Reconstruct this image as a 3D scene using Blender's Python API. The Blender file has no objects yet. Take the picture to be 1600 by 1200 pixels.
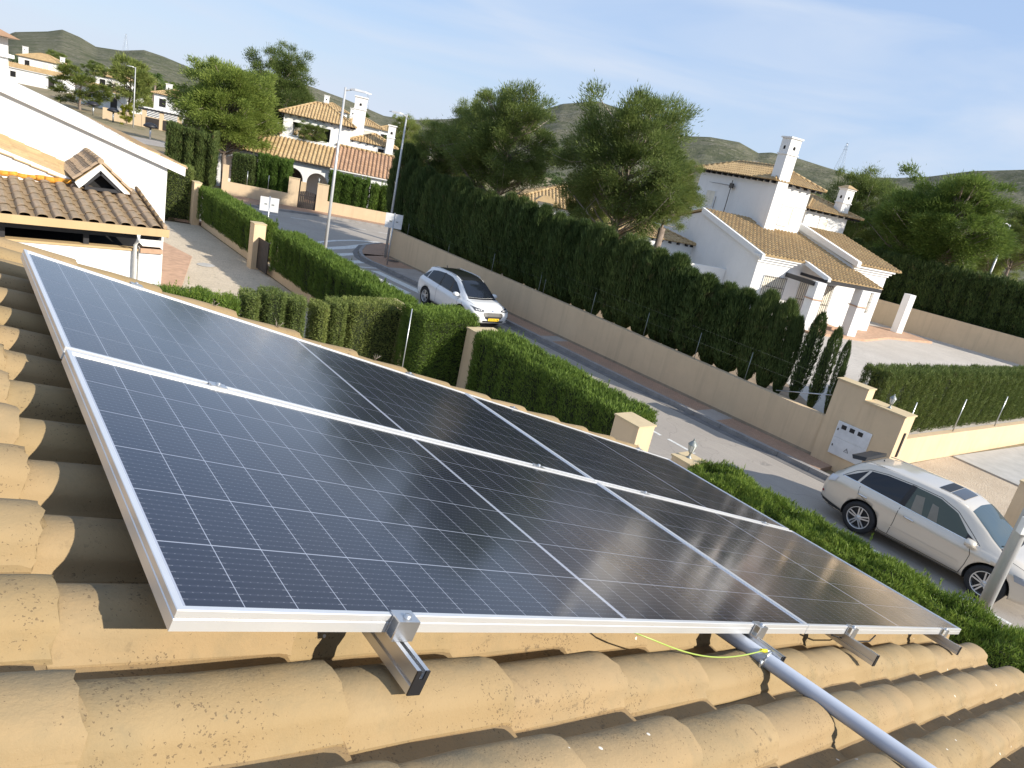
import bpy, bmesh, math, random
import numpy as np
from mathutils import Vector, Matrix
from mathutils.bvhtree import BVHTree
random.seed(7); rng = np.random.default_rng(11)
S = bpy.context.scene; C = S.collection
rad = math.radians

# ------------------------------------------------ camera, sky, sun, exposure
H0 = 5.805                       # height of the panel corner above the street
ROLLM = ((0.7780157, -0.0300985, 0.6275234), (-0.5936951, -0.3619012, 0.7187166), (0.2054692, -0.9317304, -0.2994342))
cam_d = bpy.data.cameras.new('camera'); cam = bpy.data.objects.new('camera', cam_d); C.objects.link(cam)
cam_d.sensor_fit = 'HORIZONTAL'; cam_d.sensor_width = 36.0; cam_d.lens = 1100.0 / 1600.0 * 36.0
cam_d.clip_start = 0.05; cam_d.clip_end = 9000
R_ = ROLLM
m4 = Matrix(((R_[0][0], -R_[0][1], -R_[0][2], -0.2474), (R_[1][0], -R_[1][1], -R_[1][2], -0.8831),
             (R_[2][0], -R_[2][1], -R_[2][2], 6.5), (0, 0, 0, 1)))
cam.matrix_world = m4; S.camera = cam

SUN_EL, SUN_AZ = 27.0, -65.0      # azimuth measured from +X towards +Y
sdir = Vector((math.cos(rad(SUN_AZ)) * math.cos(rad(SUN_EL)), math.sin(rad(SUN_AZ)) * math.cos(rad(SUN_EL)), math.sin(rad(SUN_EL))))
w = bpy.data.worlds.new('World'); S.world = w; w.use_nodes = True
nt = w.node_tree; nt.nodes.clear()
out = nt.nodes.new('ShaderNodeOutputWorld'); bg = nt.nodes.new('ShaderNodeBackground'); bg.inputs[1].default_value = 0.15
sky = nt.nodes.new('ShaderNodeTexSky'); sky.sky_type = 'NISHITA'; sky.sun_disc = False
sky.sun_elevation = rad(SUN_EL); sky.sun_rotation = math.atan2(sdir.x, sdir.y)
sky.air_density = 1.15; sky.dust_density = 0.35; sky.ozone_density = 2.2; sky.altitude = 100
tc = nt.nodes.new('ShaderNodeTexCoord'); mp = nt.nodes.new('ShaderNodeMapping')
mp.inputs['Scale'].default_value = (1.0, 2.0, 8.0); mp.inputs['Rotation'].default_value = (0.12, 0.1, 0.5)
n1 = nt.nodes.new('ShaderNodeTexNoise'); n1.inputs['Scale'].default_value = 1.5; n1.inputs['Detail'].default_value = 5; n1.inputs['Roughness'].default_value = 0.5
n1.inputs['Distortion'].default_value = 0.6
cr = nt.nodes.new('ShaderNodeMapRange'); cr.inputs[1].default_value = 0.42; cr.inputs[2].default_value = 0.70; cr.inputs[3].default_value = 0.16; cr.inputs[4].default_value = 0.9
mx = nt.nodes.new('ShaderNodeMixRGB'); mx.inputs[2].default_value = (3.0, 3.4, 4.05, 1)
nt.links.new(tc.outputs['Generated'], mp.inputs[0]); nt.links.new(mp.outputs[0], n1.inputs[0])
nt.links.new(n1.outputs[0], cr.inputs[0]); nt.links.new(cr.outputs[0], mx.inputs[0])
sk2 = nt.nodes.new('ShaderNodeMixRGB'); sk2.inputs[0].default_value = 0.78; sk2.inputs[2].default_value = (1.62, 2.30, 3.65, 1)
nt.links.new(sky.outputs[0], sk2.inputs[1]); nt.links.new(sk2.outputs[0], mx.inputs[1]); nt.links.new(mx.outputs[0], bg.inputs[0]); nt.links.new(bg.outputs[0], out.inputs[0])
sl = bpy.data.lights.new('sun', 'SUN'); sl.energy = 4.6; sl.angle = rad(0.5); sl.color = (1.0, 0.92, 0.79)
so = bpy.data.objects.new('sun', sl); C.objects.link(so); so.rotation_euler = sdir.to_track_quat('Z', 'Y').to_euler(); so.location = (0, 0, 60)
S.view_settings.view_transform = 'Standard'; S.view_settings.look = 'None'; S.view_settings.exposure = 0.62; S.view_settings.gamma = 1
S.view_settings.use_curve_mapping = False
S.render.engine = 'CYCLES'
try:
    S.cycles.max_bounces = 6; S.cycles.diffuse_bounces = 3; S.cycles.glossy_bounces = 3; S.cycles.transparent_max_bounces = 6
except Exception: pass

# ------------------------------------------------ helpers
def thing(name, label, cat, loc=(0, 0, 0), rz=0.0, group=None):
    o = bpy.data.objects.new(name, None); C.objects.link(o); o.location = loc; o.rotation_euler = (0, 0, rz); o.empty_display_size = 0.2
    o['label'] = label; o['category'] = cat
    if group: o['group'] = group
    return o
def tag(o, label, cat, group=None):
    o['label'] = label; o['category'] = cat
    if group: o['group'] = group
    return o
def struct(o):
    o['kind'] = 'structure'; return o
def stuff(o):
    o['kind'] = 'stuff'; return o
def link(name, me, parent=None):
    o = bpy.data.objects.new(name, me); C.objects.link(o)
    if parent is not None: o.parent = parent
    return o
def inst(name, me, parent, loc=(0, 0, 0), rot=(0, 0, 0), sc=(1, 1, 1)):
    o = link(name, me, parent); o.location = loc; o.rotation_euler = rot; o.scale = sc; return o
def copy_tree(o, parent=None):
    c = o.copy(); C.objects.link(c); c.parent = parent
    for ch in [x for x in C.objects if x.parent == o]: copy_tree(ch, c)
    return c

class MB:
    def __init__(s): s.v = []; s.f = []; s.m = []; s.mats = []; s.sm = []
    def mi(s, mat):
        if mat not in s.mats: s.mats.append(mat)
        return s.mats.index(mat)
    def poly(s, pts, mat, smooth=False):
        b = len(s.v); s.v += [tuple(p) for p in pts]; s.f.append(tuple(range(b, b + len(pts)))); s.m.append(s.mi(mat)); s.sm.append(smooth)
    def hull(s, bot, top, mat):       # two matching loops, closed
        n = len(bot); b = len(s.v); s.v += [tuple(p) for p in bot] + [tuple(p) for p in top]; k = s.mi(mat)
        F = [tuple(range(b + n - 1, b - 1, -1)), tuple(range(b + n, b + 2 * n))]
        F += [(b + i, b + (i + 1) % n, b + n + (i + 1) % n, b + n + i) for i in range(n)]
        s.f += F; s.m += [k] * len(F); s.sm += [False] * len(F); return s
    def box(s, x0, x1, y0, y1, z0, z1, mat):
        return s.hull([(x0, y0, z0), (x1, y0, z0), (x1, y1, z0), (x0, y1, z0)], [(x0, y0, z1), (x1, y0, z1), (x1, y1, z1), (x0, y1, z1)], mat)
    def bar(s, a, b, wd, ht, mat, up=(0, 0, 1)):   # rectangular bar from a to b
        a = Vector(a); b = Vector(b); d = (b - a).normalized(); u = Vector(up); r = d.cross(u).normalized(); u = r.cross(d)
        L = lambda p: [tuple(p + r * (sx * wd / 2) + u * (sz * ht / 2)) for sx, sz in ((-1, -1), (1, -1), (1, 1), (-1, 1))]
        return s.hull(L(a), L(b), mat)
    def prism_y(s, xz, y0, y1, mat):
        return s.hull([(x, y0, z) for x, z in xz], [(x, y1, z) for x, z in xz], mat)
    def prism_x(s, yz, x0, x1, mat):
        return s.hull([(x0, y, z) for y, z in yz], [(x1, y, z) for y, z in yz], mat)
    def prism_z(s, xy, z0, z1, mat):
        return s.hull([(x, y, z0) for x, y in xy], [(x, y, z1) for x, y in xy], mat)
    def tube(s, pts, r, mat, n=8, r1=None, caps=True, smooth=True):
        pts = [Vector(p) for p in pts]; k = s.mi(mat); base = len(s.v); N = len(pts)
        for i, p in enumerate(pts):
            d = (pts[min(i + 1, N - 1)] - pts[max(i - 1, 0)]).normalized(); a = Vector((0, 0, 1)) if abs(d.z) < .9 else Vector((1, 0, 0))
            x = d.cross(a).normalized(); y = d.cross(x); rr = r if r1 is None else r + (r1 - r) * i / (N - 1)
            for j in range(n):
                t = 2 * math.pi * j / n; s.v.append(tuple(p + x * (rr * math.cos(t)) + y * (rr * math.sin(t))))
        for i in range(N - 1):
            for j in range(n):
                a_ = base + i * n + j; b_ = base + i * n + (j + 1) % n
                s.f.append((a_, a_ + n, b_ + n, b_)); s.m.append(k); s.sm.append(smooth)
        if caps:
            s.f.append(tuple(base + j for j in range(n))); s.f.append(tuple(base + (N - 1) * n + j for j in reversed(range(n)))); s.m += [k, k]; s.sm += [False, False]
        return s
    def lathe(s, prof, mat, n=24, axis='z', org=(0, 0, 0)):
        k = s.mi(mat); base = len(s.v)
        for r, h in prof:
            for j in range(n):
                t = 2 * math.pi * j / n; a, b = r * math.cos(t), r * math.sin(t)
                p = (a, b, h) if axis == 'z' else ((a, h, b) if axis == 'y' else (h, a, b))
                s.v.append((p[0] + org[0], p[1] + org[1], p[2] + org[2]))
        for i in range(len(prof) - 1):
            for j in range(n):
                a_ = base + i * n + j; b_ = base + i * n + (j + 1) % n
                s.f.append((a_, b_, b_ + n, a_ + n)); s.m.append(k); s.sm.append(True)
        return s
    def mesh(s, name='part', fix=True):
        me = bpy.data.meshes.new(name); me.from_pydata(s.v, [], s.f)
        for mt in s.mats: me.materials.append(mt)
        me.polygons.foreach_set('material_index', s.m); me.polygons.foreach_set('use_smooth', s.sm)
        if fix:
            bm = bmesh.new(); bm.from_mesh(me); bmesh.ops.recalc_face_normals(bm, faces=bm.faces); bm.to_mesh(me); bm.free()
        me.update(); return me
    def build(s, name, parent=None): return link(name, s.mesh(name), parent)

def npmesh(name, V, F, mats, mi=None, smooth=False):
    V = np.asarray(V, np.float32); F = np.asarray(F, np.int32); me = bpy.data.meshes.new(name); k = F.shape[1]
    me.vertices.add(len(V)); me.vertices.foreach_set('co', V.ravel()); me.loops.add(F.size); me.loops.foreach_set('vertex_index', F.ravel())
    me.polygons.add(len(F)); me.polygons.foreach_set('loop_start', np.arange(0, F.size, k, dtype=np.int32)); me.polygons.foreach_set('loop_total', np.full(len(F), k, np.int32))
    for m in mats: me.materials.append(m)
    if mi is not None: me.polygons.foreach_set('material_index', np.asarray(mi, np.int32))
    me.polygons.foreach_set('use_smooth', np.full(len(F), smooth)); me.update(calc_edges=True); return me

# ------------------------------------------------ materials
class NT:
    def __init__(s, name, rough=0.8, spec=0.5, metal=0.0):
        s.m = bpy.data.materials.new(name); s.m.use_nodes = True; s.t = s.m.node_tree; s.b = s.t.nodes['Principled BSDF']
        s.b.inputs['Roughness'].default_value = rough; s.b.inputs['Specular IOR Level'].default_value = spec; s.b.inputs['Metallic'].default_value = metal
        s.co = None
    def n(s, t, **kw):
        nd = s.t.nodes.new(t)
        for k, v in kw.items(): setattr(nd, k, v)
        return nd
    def l(s, a, b): s.t.links.new(a, b)
    def coord(s, kind='Object', scale=(1, 1, 1), rand=False):
        tc = s.n('ShaderNodeTexCoord'); mp = s.n('ShaderNodeMapping'); mp.inputs['Scale'].default_value = scale
        s.l(tc.outputs[kind], mp.inputs[0])
        if rand:
            oi = s.n('ShaderNodeObjectInfo'); mu = s.n('ShaderNodeMath', operation='MULTIPLY'); mu.inputs[1].default_value = 37.0
            s.l(oi.outputs['Random'], mu.inputs[0]); cb = s.n('ShaderNodeCombineXYZ'); s.l(mu.outputs[0], cb.inputs[0]); s.l(mu.outputs[0], cb.inputs[1]); s.l(cb.outputs[0], mp.inputs['Location'])
        return mp.outputs[0]
    def pos(s):
        return s.n('ShaderNodeNewGeometry').outputs['Position']
    def noise(s, co, scale, detail=4, rough=.5, dist=0):
        nd = s.n('ShaderNodeTexNoise'); nd.inputs['Scale'].default_value = scale; nd.inputs['Detail'].default_value = detail; nd.inputs['Roughness'].default_value = rough; nd.inputs['Distortion'].default_value = dist
        s.l(co, nd.inputs['Vector']); return nd.outputs['Fac']
    def rng(s, v, a, b, c=0, d=1):
        nd = s.n('ShaderNodeMapRange'); 
        for i, x in enumerate((a, b, c, d)): nd.inputs[i + 1].default_value = x
        s.l(v, nd.inputs[0]); return nd.outputs[0]
    def mix(s, f, a, b, mode='MIX'):
        nd = s.n('ShaderNodeMixRGB', blend_type=mode)
        for i, x in ((0, f), (1, a), (2, b)):
            if isinstance(x, (int, float)): nd.inputs[i].default_value = x
            elif isinstance(x, (tuple, list)): nd.inputs[i].default_value = tuple(x) + ((1,) if len(x) == 3 else ())
            else: s.l(x, nd.inputs[i])
        return nd.outputs[0]
    def math(s, op, a, b=None):
        nd = s.n('ShaderNodeMath', operation=op)
        for i, x in ((0, a), (1, b)):
            if x is None: continue
            if isinstance(x, (int, float)): nd.inputs[i].default_value = x
            else: s.l(x, nd.inputs[i])
        return nd.outputs[0]
    def color(s, c):
        if isinstance(c, (tuple, list)): s.b.inputs['Base Color'].default_value = tuple(c) + (1,)
        else: s.l(c, s.b.inputs['Base Color'])
        return s
    def bump(s, h, dist=.01, st=.5):
        nd = s.n('ShaderNodeBump'); nd.inputs['Distance'].default_value = dist; nd.inputs['Strength'].default_value = st
        s.l(h, nd.inputs['Height']); s.l(nd.outputs[0], s.b.inputs['Normal']); return s

def simple(name, col, rough=.6, metal=0., var=.12, scale=3., bump=0., spec=.5, coat=0.):
    t = NT(name, rough, spec, metal); p = t.pos(); n = t.noise(p, scale, 5, .6)
    t.color(t.mix(t.rng(n, .3, .7), tuple(x * (1 - var) for x in col), tuple(min(1, x * (1 + var)) for x in col)))
    if bump: t.bump(t.noise(p, scale * 12, 4, .6), bump, .5)
    if coat: t.b.inputs['Coat Weight'].default_value = coat; t.b.inputs['Coat Roughness'].default_value = .03
    return t.m

def plaster(name, col, stain=.1, low=0.35):
    t = NT(name, .85, .2); p = t.pos()
    c = t.mix(t.rng(t.noise(p, .9, 6, .65), .3, .75), tuple(x * (1 - stain) for x in col), col)
    c = t.mix(t.math('MULTIPLY', t.rng(t.noise(p, 5, 6, .7), .52, .8), .35), c, tuple(x * .82 for x in col))
    mp_ = t.n('ShaderNodeMapping'); mp_.inputs['Scale'].default_value = (5, 5, .35); t.l(p, mp_.inputs[0])
    c = t.mix(t.math('MULTIPLY', t.rng(t.noise(mp_.outputs[0], 1.0, 5, .65), .50, .78), stain * 2.6), c, tuple(x * .55 for x in col))
    t.color(c); t.bump(t.noise(p, 60, 4, .7), .004, .5); return t.m
M_white = plaster('white_plaster', (.80, .80, .79), .05)
M_tan = plaster('tan_render', (.69, .53, .35), .13)
M_tan2 = plaster('tan_render_fascia', (.55, .40, .22), .14)
M_cap = plaster('tan_wall_cap', (.60, .48, .30), .12)
M_dirt_strip = plaster('wall_foot_dirt', (.36, .29, .21), .3)
M_black = simple('dark_painted_timber', (.018, .018, .022), .5, bump=.002)
M_void = simple('dark_interior', (.01, .01, .011), .9)
M_metal = simple('galvanised_steel', (.52, .54, .56), .38, .8, .06, 6)
M_pole = simple('painted_light_grey_metal', (.50, .51, .52), .45, .25, .06, 4)
M_alu = simple('anodised_aluminium', (.74, .745, .75), .34, .55, .04, 5)
M_alu2 = simple('mill_aluminium', (.60, .61, .63), .28, .85, .05, 8)
M_blackpl = simple('black_plastic', (.016, .016, .018), .45)
M_pipe = simple('grey_plastic_pipe', (.44, .48, .56), .36, 0, .06, 4)
M_pipew = simple('white_downpipe', (.74, .74, .73), .4)
M_yg = simple('yellow_green_wire', (.34, .44, .09), .4)
M_yel = simple('yellow_terminal', (.85, .72, .02), .5)
M_signback = simple('sign_back_white', (.66, .67, .69), .5, .1)
M_terr = simple('terracotta_floor', (.47, .30, .20), .75, 0, .2, 4)
M_paint = simple('white_road_paint', (.62, .62, .60), .7, 0, .25, 9)
M_conc = simple('concrete', (.42, .41, .39), .85, 0, .12, 2, .003)
M_shutter = simple('cream_shutter', (.72, .68, .58), .7)
M_iron = simple('window_iron', (.045, .04, .038), .5)
M_gate = simple('brown_black_gate', (.035, .028, .026), .6)
M_lampglass = simple('lantern_glass', (.62, .64, .62), .15, 0, .05, 5, 0, .8)
M_greylead = simple('lantern_metal', (.25, .27, .26), .5, .5)
M_dirt = simple('bare_soil', (.27, .20, .135), .95, 0, .25, 3, .01)
M_orange = simple('orange_lichen_mortar', (.62, .28, .035), .9, 0, .35, 14, .01)
M_trunk = simple('pine_bark', (.23, .18, .145), .9, 0, .3, 6, .02)
M_twig = simple('bare_pale_branch', (.34, .29, .24), .9, 0, .25, 6)

def tile_mat(name, base, dark, speck=1.0, far=False):
    t = NT(name, .85, .25); oc = t.coord('Object', (1, 1, 1), rand=not far); p = t.pos()
    oi = t.n('ShaderNodeObjectInfo')
    c = t.mix(t.rng(t.noise(p, 3.5 if not far else 1.2, 5, .6), .3, .7), base, tuple(b * k for b, k in zip(base, (.86, .82, .74))))
    if not far:
        c = t.mix(t.rng(oi.outputs['Random'], 0, 1, 0, .45), c, tuple(b * k for b, k in zip(base, (1.10, 1.06, 1.12))))
        # soft grey algae film in patches
        f = t.rng(t.noise(p, 5.5, 6, .68, .5), .50, .78, 0, .55); c = t.mix(f, c, (.185, .16, .10))
        # darker dirt film on the side of the cover that faces the pan behind it
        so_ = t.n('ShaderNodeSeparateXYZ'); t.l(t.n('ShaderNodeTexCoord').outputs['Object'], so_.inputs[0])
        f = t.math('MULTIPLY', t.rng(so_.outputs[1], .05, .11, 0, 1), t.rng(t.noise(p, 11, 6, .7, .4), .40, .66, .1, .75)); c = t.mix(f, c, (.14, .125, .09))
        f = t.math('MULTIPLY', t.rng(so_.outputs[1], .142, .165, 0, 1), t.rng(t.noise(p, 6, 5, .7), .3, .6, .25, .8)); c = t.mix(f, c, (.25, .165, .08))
        # yellow-green lichen
        f = t.rng(t.noise(p, 26, 4, .6), .70, .76, 0, .55); c = t.mix(f, c, (.13, .15, .10))
        # fine dark specks, gathered in patches
        vo = t.n('ShaderNodeTexVoronoi'); vo.inputs['Scale'].default_value = 150
        wn = t.n('ShaderNodeTexNoise'); wn.inputs['Scale'].default_value = 210; wn.inputs['Detail'].default_value = 3; t.l(p, wn.inputs['Vector']); wm = t.n('ShaderNodeVectorMath', operation='MULTIPLY_ADD'); wm.inputs[1].default_value = (.014, .014, .014); t.l(wn.outputs['Color'], wm.inputs[0]); t.l(p, wm.inputs[2]); t.l(wm.outputs[0], vo.inputs['Vector'])
        msk = t.rng(t.noise(p, 7, 4, .7), .40, .62, .12, 1); thr = t.math('MULTIPLY', msk, .36)
        f = t.math('MULTIPLY', t.math('LESS_THAN', vo.outputs['Distance'], thr), .62 * speck)
        rc = t.n('ShaderNodeSeparateColor'); t.l(vo.outputs['Color'], rc.inputs[0])
        f = t.math('MULTIPLY', f, t.math('GREATER_THAN', rc.outputs[0], .55)); c = t.mix(f, c, (.085, .06, .04))
        f = t.math('MULTIPLY', t.rng(t.noise(p, 42, 5, .7), .57, .66, 0, .8), t.rng(t.noise(p, 4.1, 3, .5), .52, .66)); c = t.mix(f, c, (.10, .075, .05))
        vo2 = t.n('ShaderNodeTexVoronoi'); vo2.inputs['Scale'].default_value = 16; t.l(p, vo2.inputs['Vector'])
        f = t.math('MULTIPLY', t.math('LESS_THAN', vo2.outputs['Distance'], .075), .8)
        rc2 = t.n('ShaderNodeSeparateColor'); t.l(vo2.outputs['Color'], rc2.inputs[0]); f = t.math('MULTIPLY', f, t.math('GREATER_THAN', rc2.outputs[1], .72)); c = t.mix(f, c, (.75, .73, .68))
        t.bump(t.math('ADD', t.noise(p, 140, 4, .7), t.math('MULTIPLY', t.noise(p, 14, 4, .6), 1.5)), .0018, .7)
    else:
        ri = t.n('ShaderNodeNewGeometry').outputs['Random Per Island']
        c = t.mix(t.rng(ri, 0, 1, 0, .55), c, dark); c = t.mix(t.rng(t.noise(p, 7, 5, .7), .5, .75, 0, .6), c, tuple(b * .55 for b in base))
    t.color(c); return t.m
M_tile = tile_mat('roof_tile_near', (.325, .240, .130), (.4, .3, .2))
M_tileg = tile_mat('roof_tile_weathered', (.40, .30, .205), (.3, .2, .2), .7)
M_tilef = tile_mat('roof_tile_far', (.50, .37, .205), (.30, .20, .11), far=True)
M_tilef2 = tile_mat('roof_tile_far_red', (.45, .29, .19), (.25, .15, .10), far=True)

def leaf_mat(name, a, b, c2=None, transl=.25, patch=1.3):
    t = NT(name, .6, .25); g = t.n('ShaderNodeNewGeometry'); p = g.outputs['Position']
    c = t.mix(t.rng(g.outputs['Random Per Island'], 0, 1), a, b)
    c = t.mix(t.rng(t.noise(p, patch, 4, .6), .35, .7, 0, .7), c, tuple(x * .7 for x in a))
    if c2: c = t.mix(t.rng(t.noise(p, patch * 2.3, 4, .6), .60, .74, 0, .7), c, c2)
    orr = t.n('ShaderNodeObjectInfo').outputs['Random']; hs = t.n('ShaderNodeHueSaturation'); t.l(t.rng(orr, 0, 1, .80, 1.25), hs.inputs['Value']); t.l(t.rng(orr, 0, 1, .515, .49), hs.inputs['Hue']); t.l(c, hs.inputs['Color']); c = hs.outputs[0]
    t.color(c); tr = t.n('ShaderNodeBsdfTranslucent'); t.l(c, tr.inputs[0]); ms = t.n('ShaderNodeMixShader'); ms.inputs[0].default_value = transl
    o = t.t.nodes['Material Output']; t.l(t.b.outputs[0], ms.inputs[1]); t.l(tr.outputs[0], ms.inputs[2]); t.l(ms.outputs[0], o.inputs[0]); return t.m
M_cyp = leaf_mat('cypress_leaf_green', (.085, .145, .024), (.17, .25, .045))
M_cypD = leaf_mat('cypress_leaf_dark', (.055, .090, .026), (.13, .175, .05), (.15, .10, .055))
M_cypT = leaf_mat('cypress_leaf_clipped', (.12, .165, .038), (.23, .265, .08), (.17, .13, .065), patch=3)
M_cypF = leaf_mat('cypress_leaf_young', (.10, .17, .022), (.22, .29, .05), (.19, .20, .04))
M_pine = leaf_mat('pine_needle', (.125, .175, .045), (.27, .31, .085), (.22, .20, .11), .4, patch=.9)
M_pineG = leaf_mat('pine_needle_fresh', (.14, .205, .04), (.29, .35, .08), None, .4, patch=.8)
M_yleaf = leaf_mat('yellow_green_leaf', (.16, .19, .02), (.34, .33, .03))
M_llight = leaf_mat('light_green_leaf', (.10, .14, .025), (.20, .22, .05))
M_palm = leaf_mat('palm_leaf', (.09, .15, .03), (.17, .22, .06))
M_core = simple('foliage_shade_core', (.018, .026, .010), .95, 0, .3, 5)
M_coreb = simple('hedge_dry_wood', (.055, .04, .028), .95, 0, .3, 5)

# ------------------------------------------------ ground, hills
CX, CY = -0.2474, -0.8831
fpx = 1100.0
def pray(x, y):
    a, b, c = x - 800, y - 600, fpx
    return Vector([ROLLM[i][0] * a + ROLLM[i][1] * b + ROLLM[i][2] * c for i in range(3)])
ridge = [(-60, 75), (0, 60), (22, 50), (75, 49), (97, 46), (125, 58), (150, 73), (190, 79), (225, 78), (255, 88), (298, 106), (340, 112), (420, 116), (480, 133), (540, 155), (600, 181), (640, 187),
         (700, 186), (760, 180), (820, 176), (850, 171), (880, 162), (935, 158), (975, 172), (1010, 196), (1060, 212), (1110, 214), (1155, 222), (1185, 239), (1205, 238), (1240, 245), (1290, 261), (1340, 276), (1400, 278), (1450, 276), (1520, 267), (1600, 265), (1700, 262)]
ra = []
for x, y in ridge:
    r = pray(x, y); ra.append((math.atan2(r.y, r.x), r.z / math.hypot(r.x, r.y)))
ra.sort(); azs = np.array([a for a, e in ra]); els = np.array([e for a, e in ra])
def rdist(a):   # ridge distance by azimuth
    return 1350 + 250 * np.sin(a * 3.1 + .4) - 420 * np.exp(-((a - azs[0]) / .5) ** 2)
NA = 900; full = np.linspace(-math.pi, math.pi, NA, endpoint=False)
inner = np.linspace(azs[0] - .05, azs[-1] + .05, 520); outer = full[(full < inner[0]) | (full > inner[-1])][::4]
AZ = np.sort(np.concatenate([inner, outer]))
el = np.interp(AZ, azs, els)
fade = np.clip(np.minimum(AZ - (azs[0] - .05), (azs[-1] + .05) - AZ) / .05, -60, 0)
el = np.where((AZ < azs[0] - .05) | (AZ > azs[-1] + .05), .045 + .02 * np.sin(AZ * 5), el)
def fn2(x, y, o=6):
    v = 0
    for k in range(o):
        s = .0045 * 2.03 ** k; v = v + np.sin(x * s * 1.1 + 1.7 * k + 1.3 * np.sin(y * s * .8 + k)) * np.cos(y * s + 2.1 * k + 1.1 * np.sin(x * s * .7 + 2 * k)) / 1.75 ** k
    return v
radii = np.concatenate([[0, 20, 60, 130, 200, 280, 360], np.linspace(430, 1.0, 1)[:0]])
T = np.concatenate([np.linspace(0, 1, 46), [1.05, 1.15, 1.4, 2.0, 5.0]])
V = []; RD = rdist(AZ)
for j, t in enumerate(T):
    R0 = 420 + 60 * np.sin(AZ * 7); R = R0 + (RD - R0) * t
    x = CX + R * np.cos(AZ); y = CY + R * np.sin(AZ)
    top = 6.5 + el * RD; tt = min(t, 1)
    if t <= 1: z = top * (tt ** 1.35 * (1 - .15 * tt) + .15 * tt ** 3) ; z = z + fn2(x, y) * 13 * (tt * (1 - tt) * 4) ** .8 * np.clip(top / 90, .25, 1)
    else: z = top * max(0, 1 - (t - 1) * 1.6) - (t - 1) * 10
    z = np.minimum(z, 6.5 + el * R * (.999 if t <= 1 else 1.0)) if 0.3 < t <= 1 else z
    V.append(np.stack([x, y, np.maximum(z, -.05 if t <= 1 else -30)], 1))
n = len(AZ); V = np.concatenate(V); F = []
for j in range(len(T) - 1):
    a = np.arange(n) + j * n; b = (np.arange(n) + 1) % n + j * n; F.append(np.stack([a, b, b + n, a + n], 1))
t = NT('hill_scrub', .95, .1); p = t.pos()
c = t.mix(t.rng(t.noise(p, .008, 7, .66), .35, .68), (.125, .13, .08), (.225, .205, .15))
c = t.mix(t.rng(t.noise(p, .05, 6, .72, .6), .42, .66), c, (.085, .095, .05))
c = t.mix(t.rng(t.noise(p, .11, 6, .7), .56, .68, 0, .8), c, (.32, .285, .235))
vo = t.n('ShaderNodeTexVoronoi'); vo.inputs['Scale'].default_value = .17; t.l(p, vo.inputs['Vector'])
c = t.mix(t.rng(vo.outputs['Distance'], .14, .32, .85, 0), c, (.055, .07, .038))
t.color(c); t.bump(t.noise(p, .12, 6, .75), 5, .8)
struct(link('hills', npmesh('hills', V, np.concatenate(F), [t.m], smooth=True)))
# ground sheet
t = NT('open_ground', .95, .1); p = t.pos()
c = t.mix(t.rng(t.noise(p, .05, 6, .6), .35, .65), (.30, .235, .15), (.19, .17, .10))
c = t.mix(t.rng(t.noise(p, .9, 6, .7), .45, .7, 0, .7), c, (.36, .30, .21)); c = t.mix(t.rng(t.noise(p, .25, 4, .7), .58, .66, 0, .8), c, (.08, .10, .04))
t.color(c); t.bump(t.noise(p, 6, 4, .7), .05, .5); M_ground = t.m
mb = MB(); N = 48; mb.poly([(700 * math.cos(2 * math.pi * i / N), 700 * math.sin(2 * math.pi * i / N), -.012) for i in range(N)], M_ground); struct(mb.build('ground'))

def gravel(name, a, b, dot=(.2, .17, .13)):
    t = NT(name, .95, .15); p = t.pos()
    c = t.mix(t.rng(t.noise(p, .5, 5, .6), .3, .7), a, b); vo = t.n('ShaderNodeTexVoronoi'); vo.inputs['Scale'].default_value = 26; t.l(p, vo.inputs['Vector'])
    hs = t.n('ShaderNodeSeparateColor'); t.l(vo.outputs['Color'], hs.inputs[0]); c = t.mix(t.rng(hs.outputs[0], 0, 1, 0, .35), c, dot); c = t.mix(t.rng(t.noise(p, 3.5, 5, .7), .55, .75, 0, .45), c, dot)
    t.color(c); t.bump(vo.outputs['Distance'], .02, .6); return t.m
M_grav = gravel('pale_gravel', (.66, .57, .45), (.56, .48, .37)); M_gravD = gravel('rough_stony_soil', (.52, .42, .31), (.38, .30, .22), (.6, .54, .45))
M_gravG = gravel('grey_gravel', (.60, .55, .49), (.50, .455, .40), (.3, .28, .26))

# asphalt
t = NT('street_asphalt', .9, .3); p = t.pos()
c = t.mix(t.rng(t.noise(p, .35, 6, .6), .35, .65), (.35, .31, .27), (.41, .365, .315)); c = t.mix(t.rng(t.noise(p, 80, 3, .7), .4, .7), c, (.27, .255, .24))
sp = t.coord('Object', (6.0, .14, 1)); c = t.mix(t.rng(t.noise(sp, 1.3, 5, .6), .52, .72, 0, .35), c, (.44, .40, .35))
c = t.mix(t.rng(t.noise(p, 2.2, 6, .75, 1), .60, .68, 0, .5), c, (.17, .16, .15)); vc = t.n('ShaderNodeTexVoronoi', feature='DISTANCE_TO_EDGE'); vc.inputs['Scale'].default_value = .33; dn = t.n('ShaderNodeVectorMath', operation='ADD'); t.l(p, dn.inputs[0]); nn_ = t.n('ShaderNodeTexNoise'); nn_.inputs['Scale'].default_value = 1.2; nn_.inputs['Detail'].default_value = 5; t.l(p, nn_.inputs['Vector']); t.l(nn_.outputs['Color'], dn.inputs[1]); t.l(dn.outputs[0], vc.inputs['Vector'])
c = t.mix(t.math('MULTIPLY', t.math('LESS_THAN', vc.outputs['Distance'], .004), .22), c, (.11, .10, .10)); t.color(c); t.bump(t.noise(p, 130, 3, .7), .004, .5); M_asph = t.m
RC = [(20.9, -60), (18.55, 7), (18.2, 15), (18.05, 21.8), (17.65, 24.4), (17.24, 26.75), (16.96, 30.3), (16.72, 31.7), (16.88, 32.7), (17.35, 33.95), (18.78, 36.2), (20.86, 37.6), (26, 37.6), (60, 26)]
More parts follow.
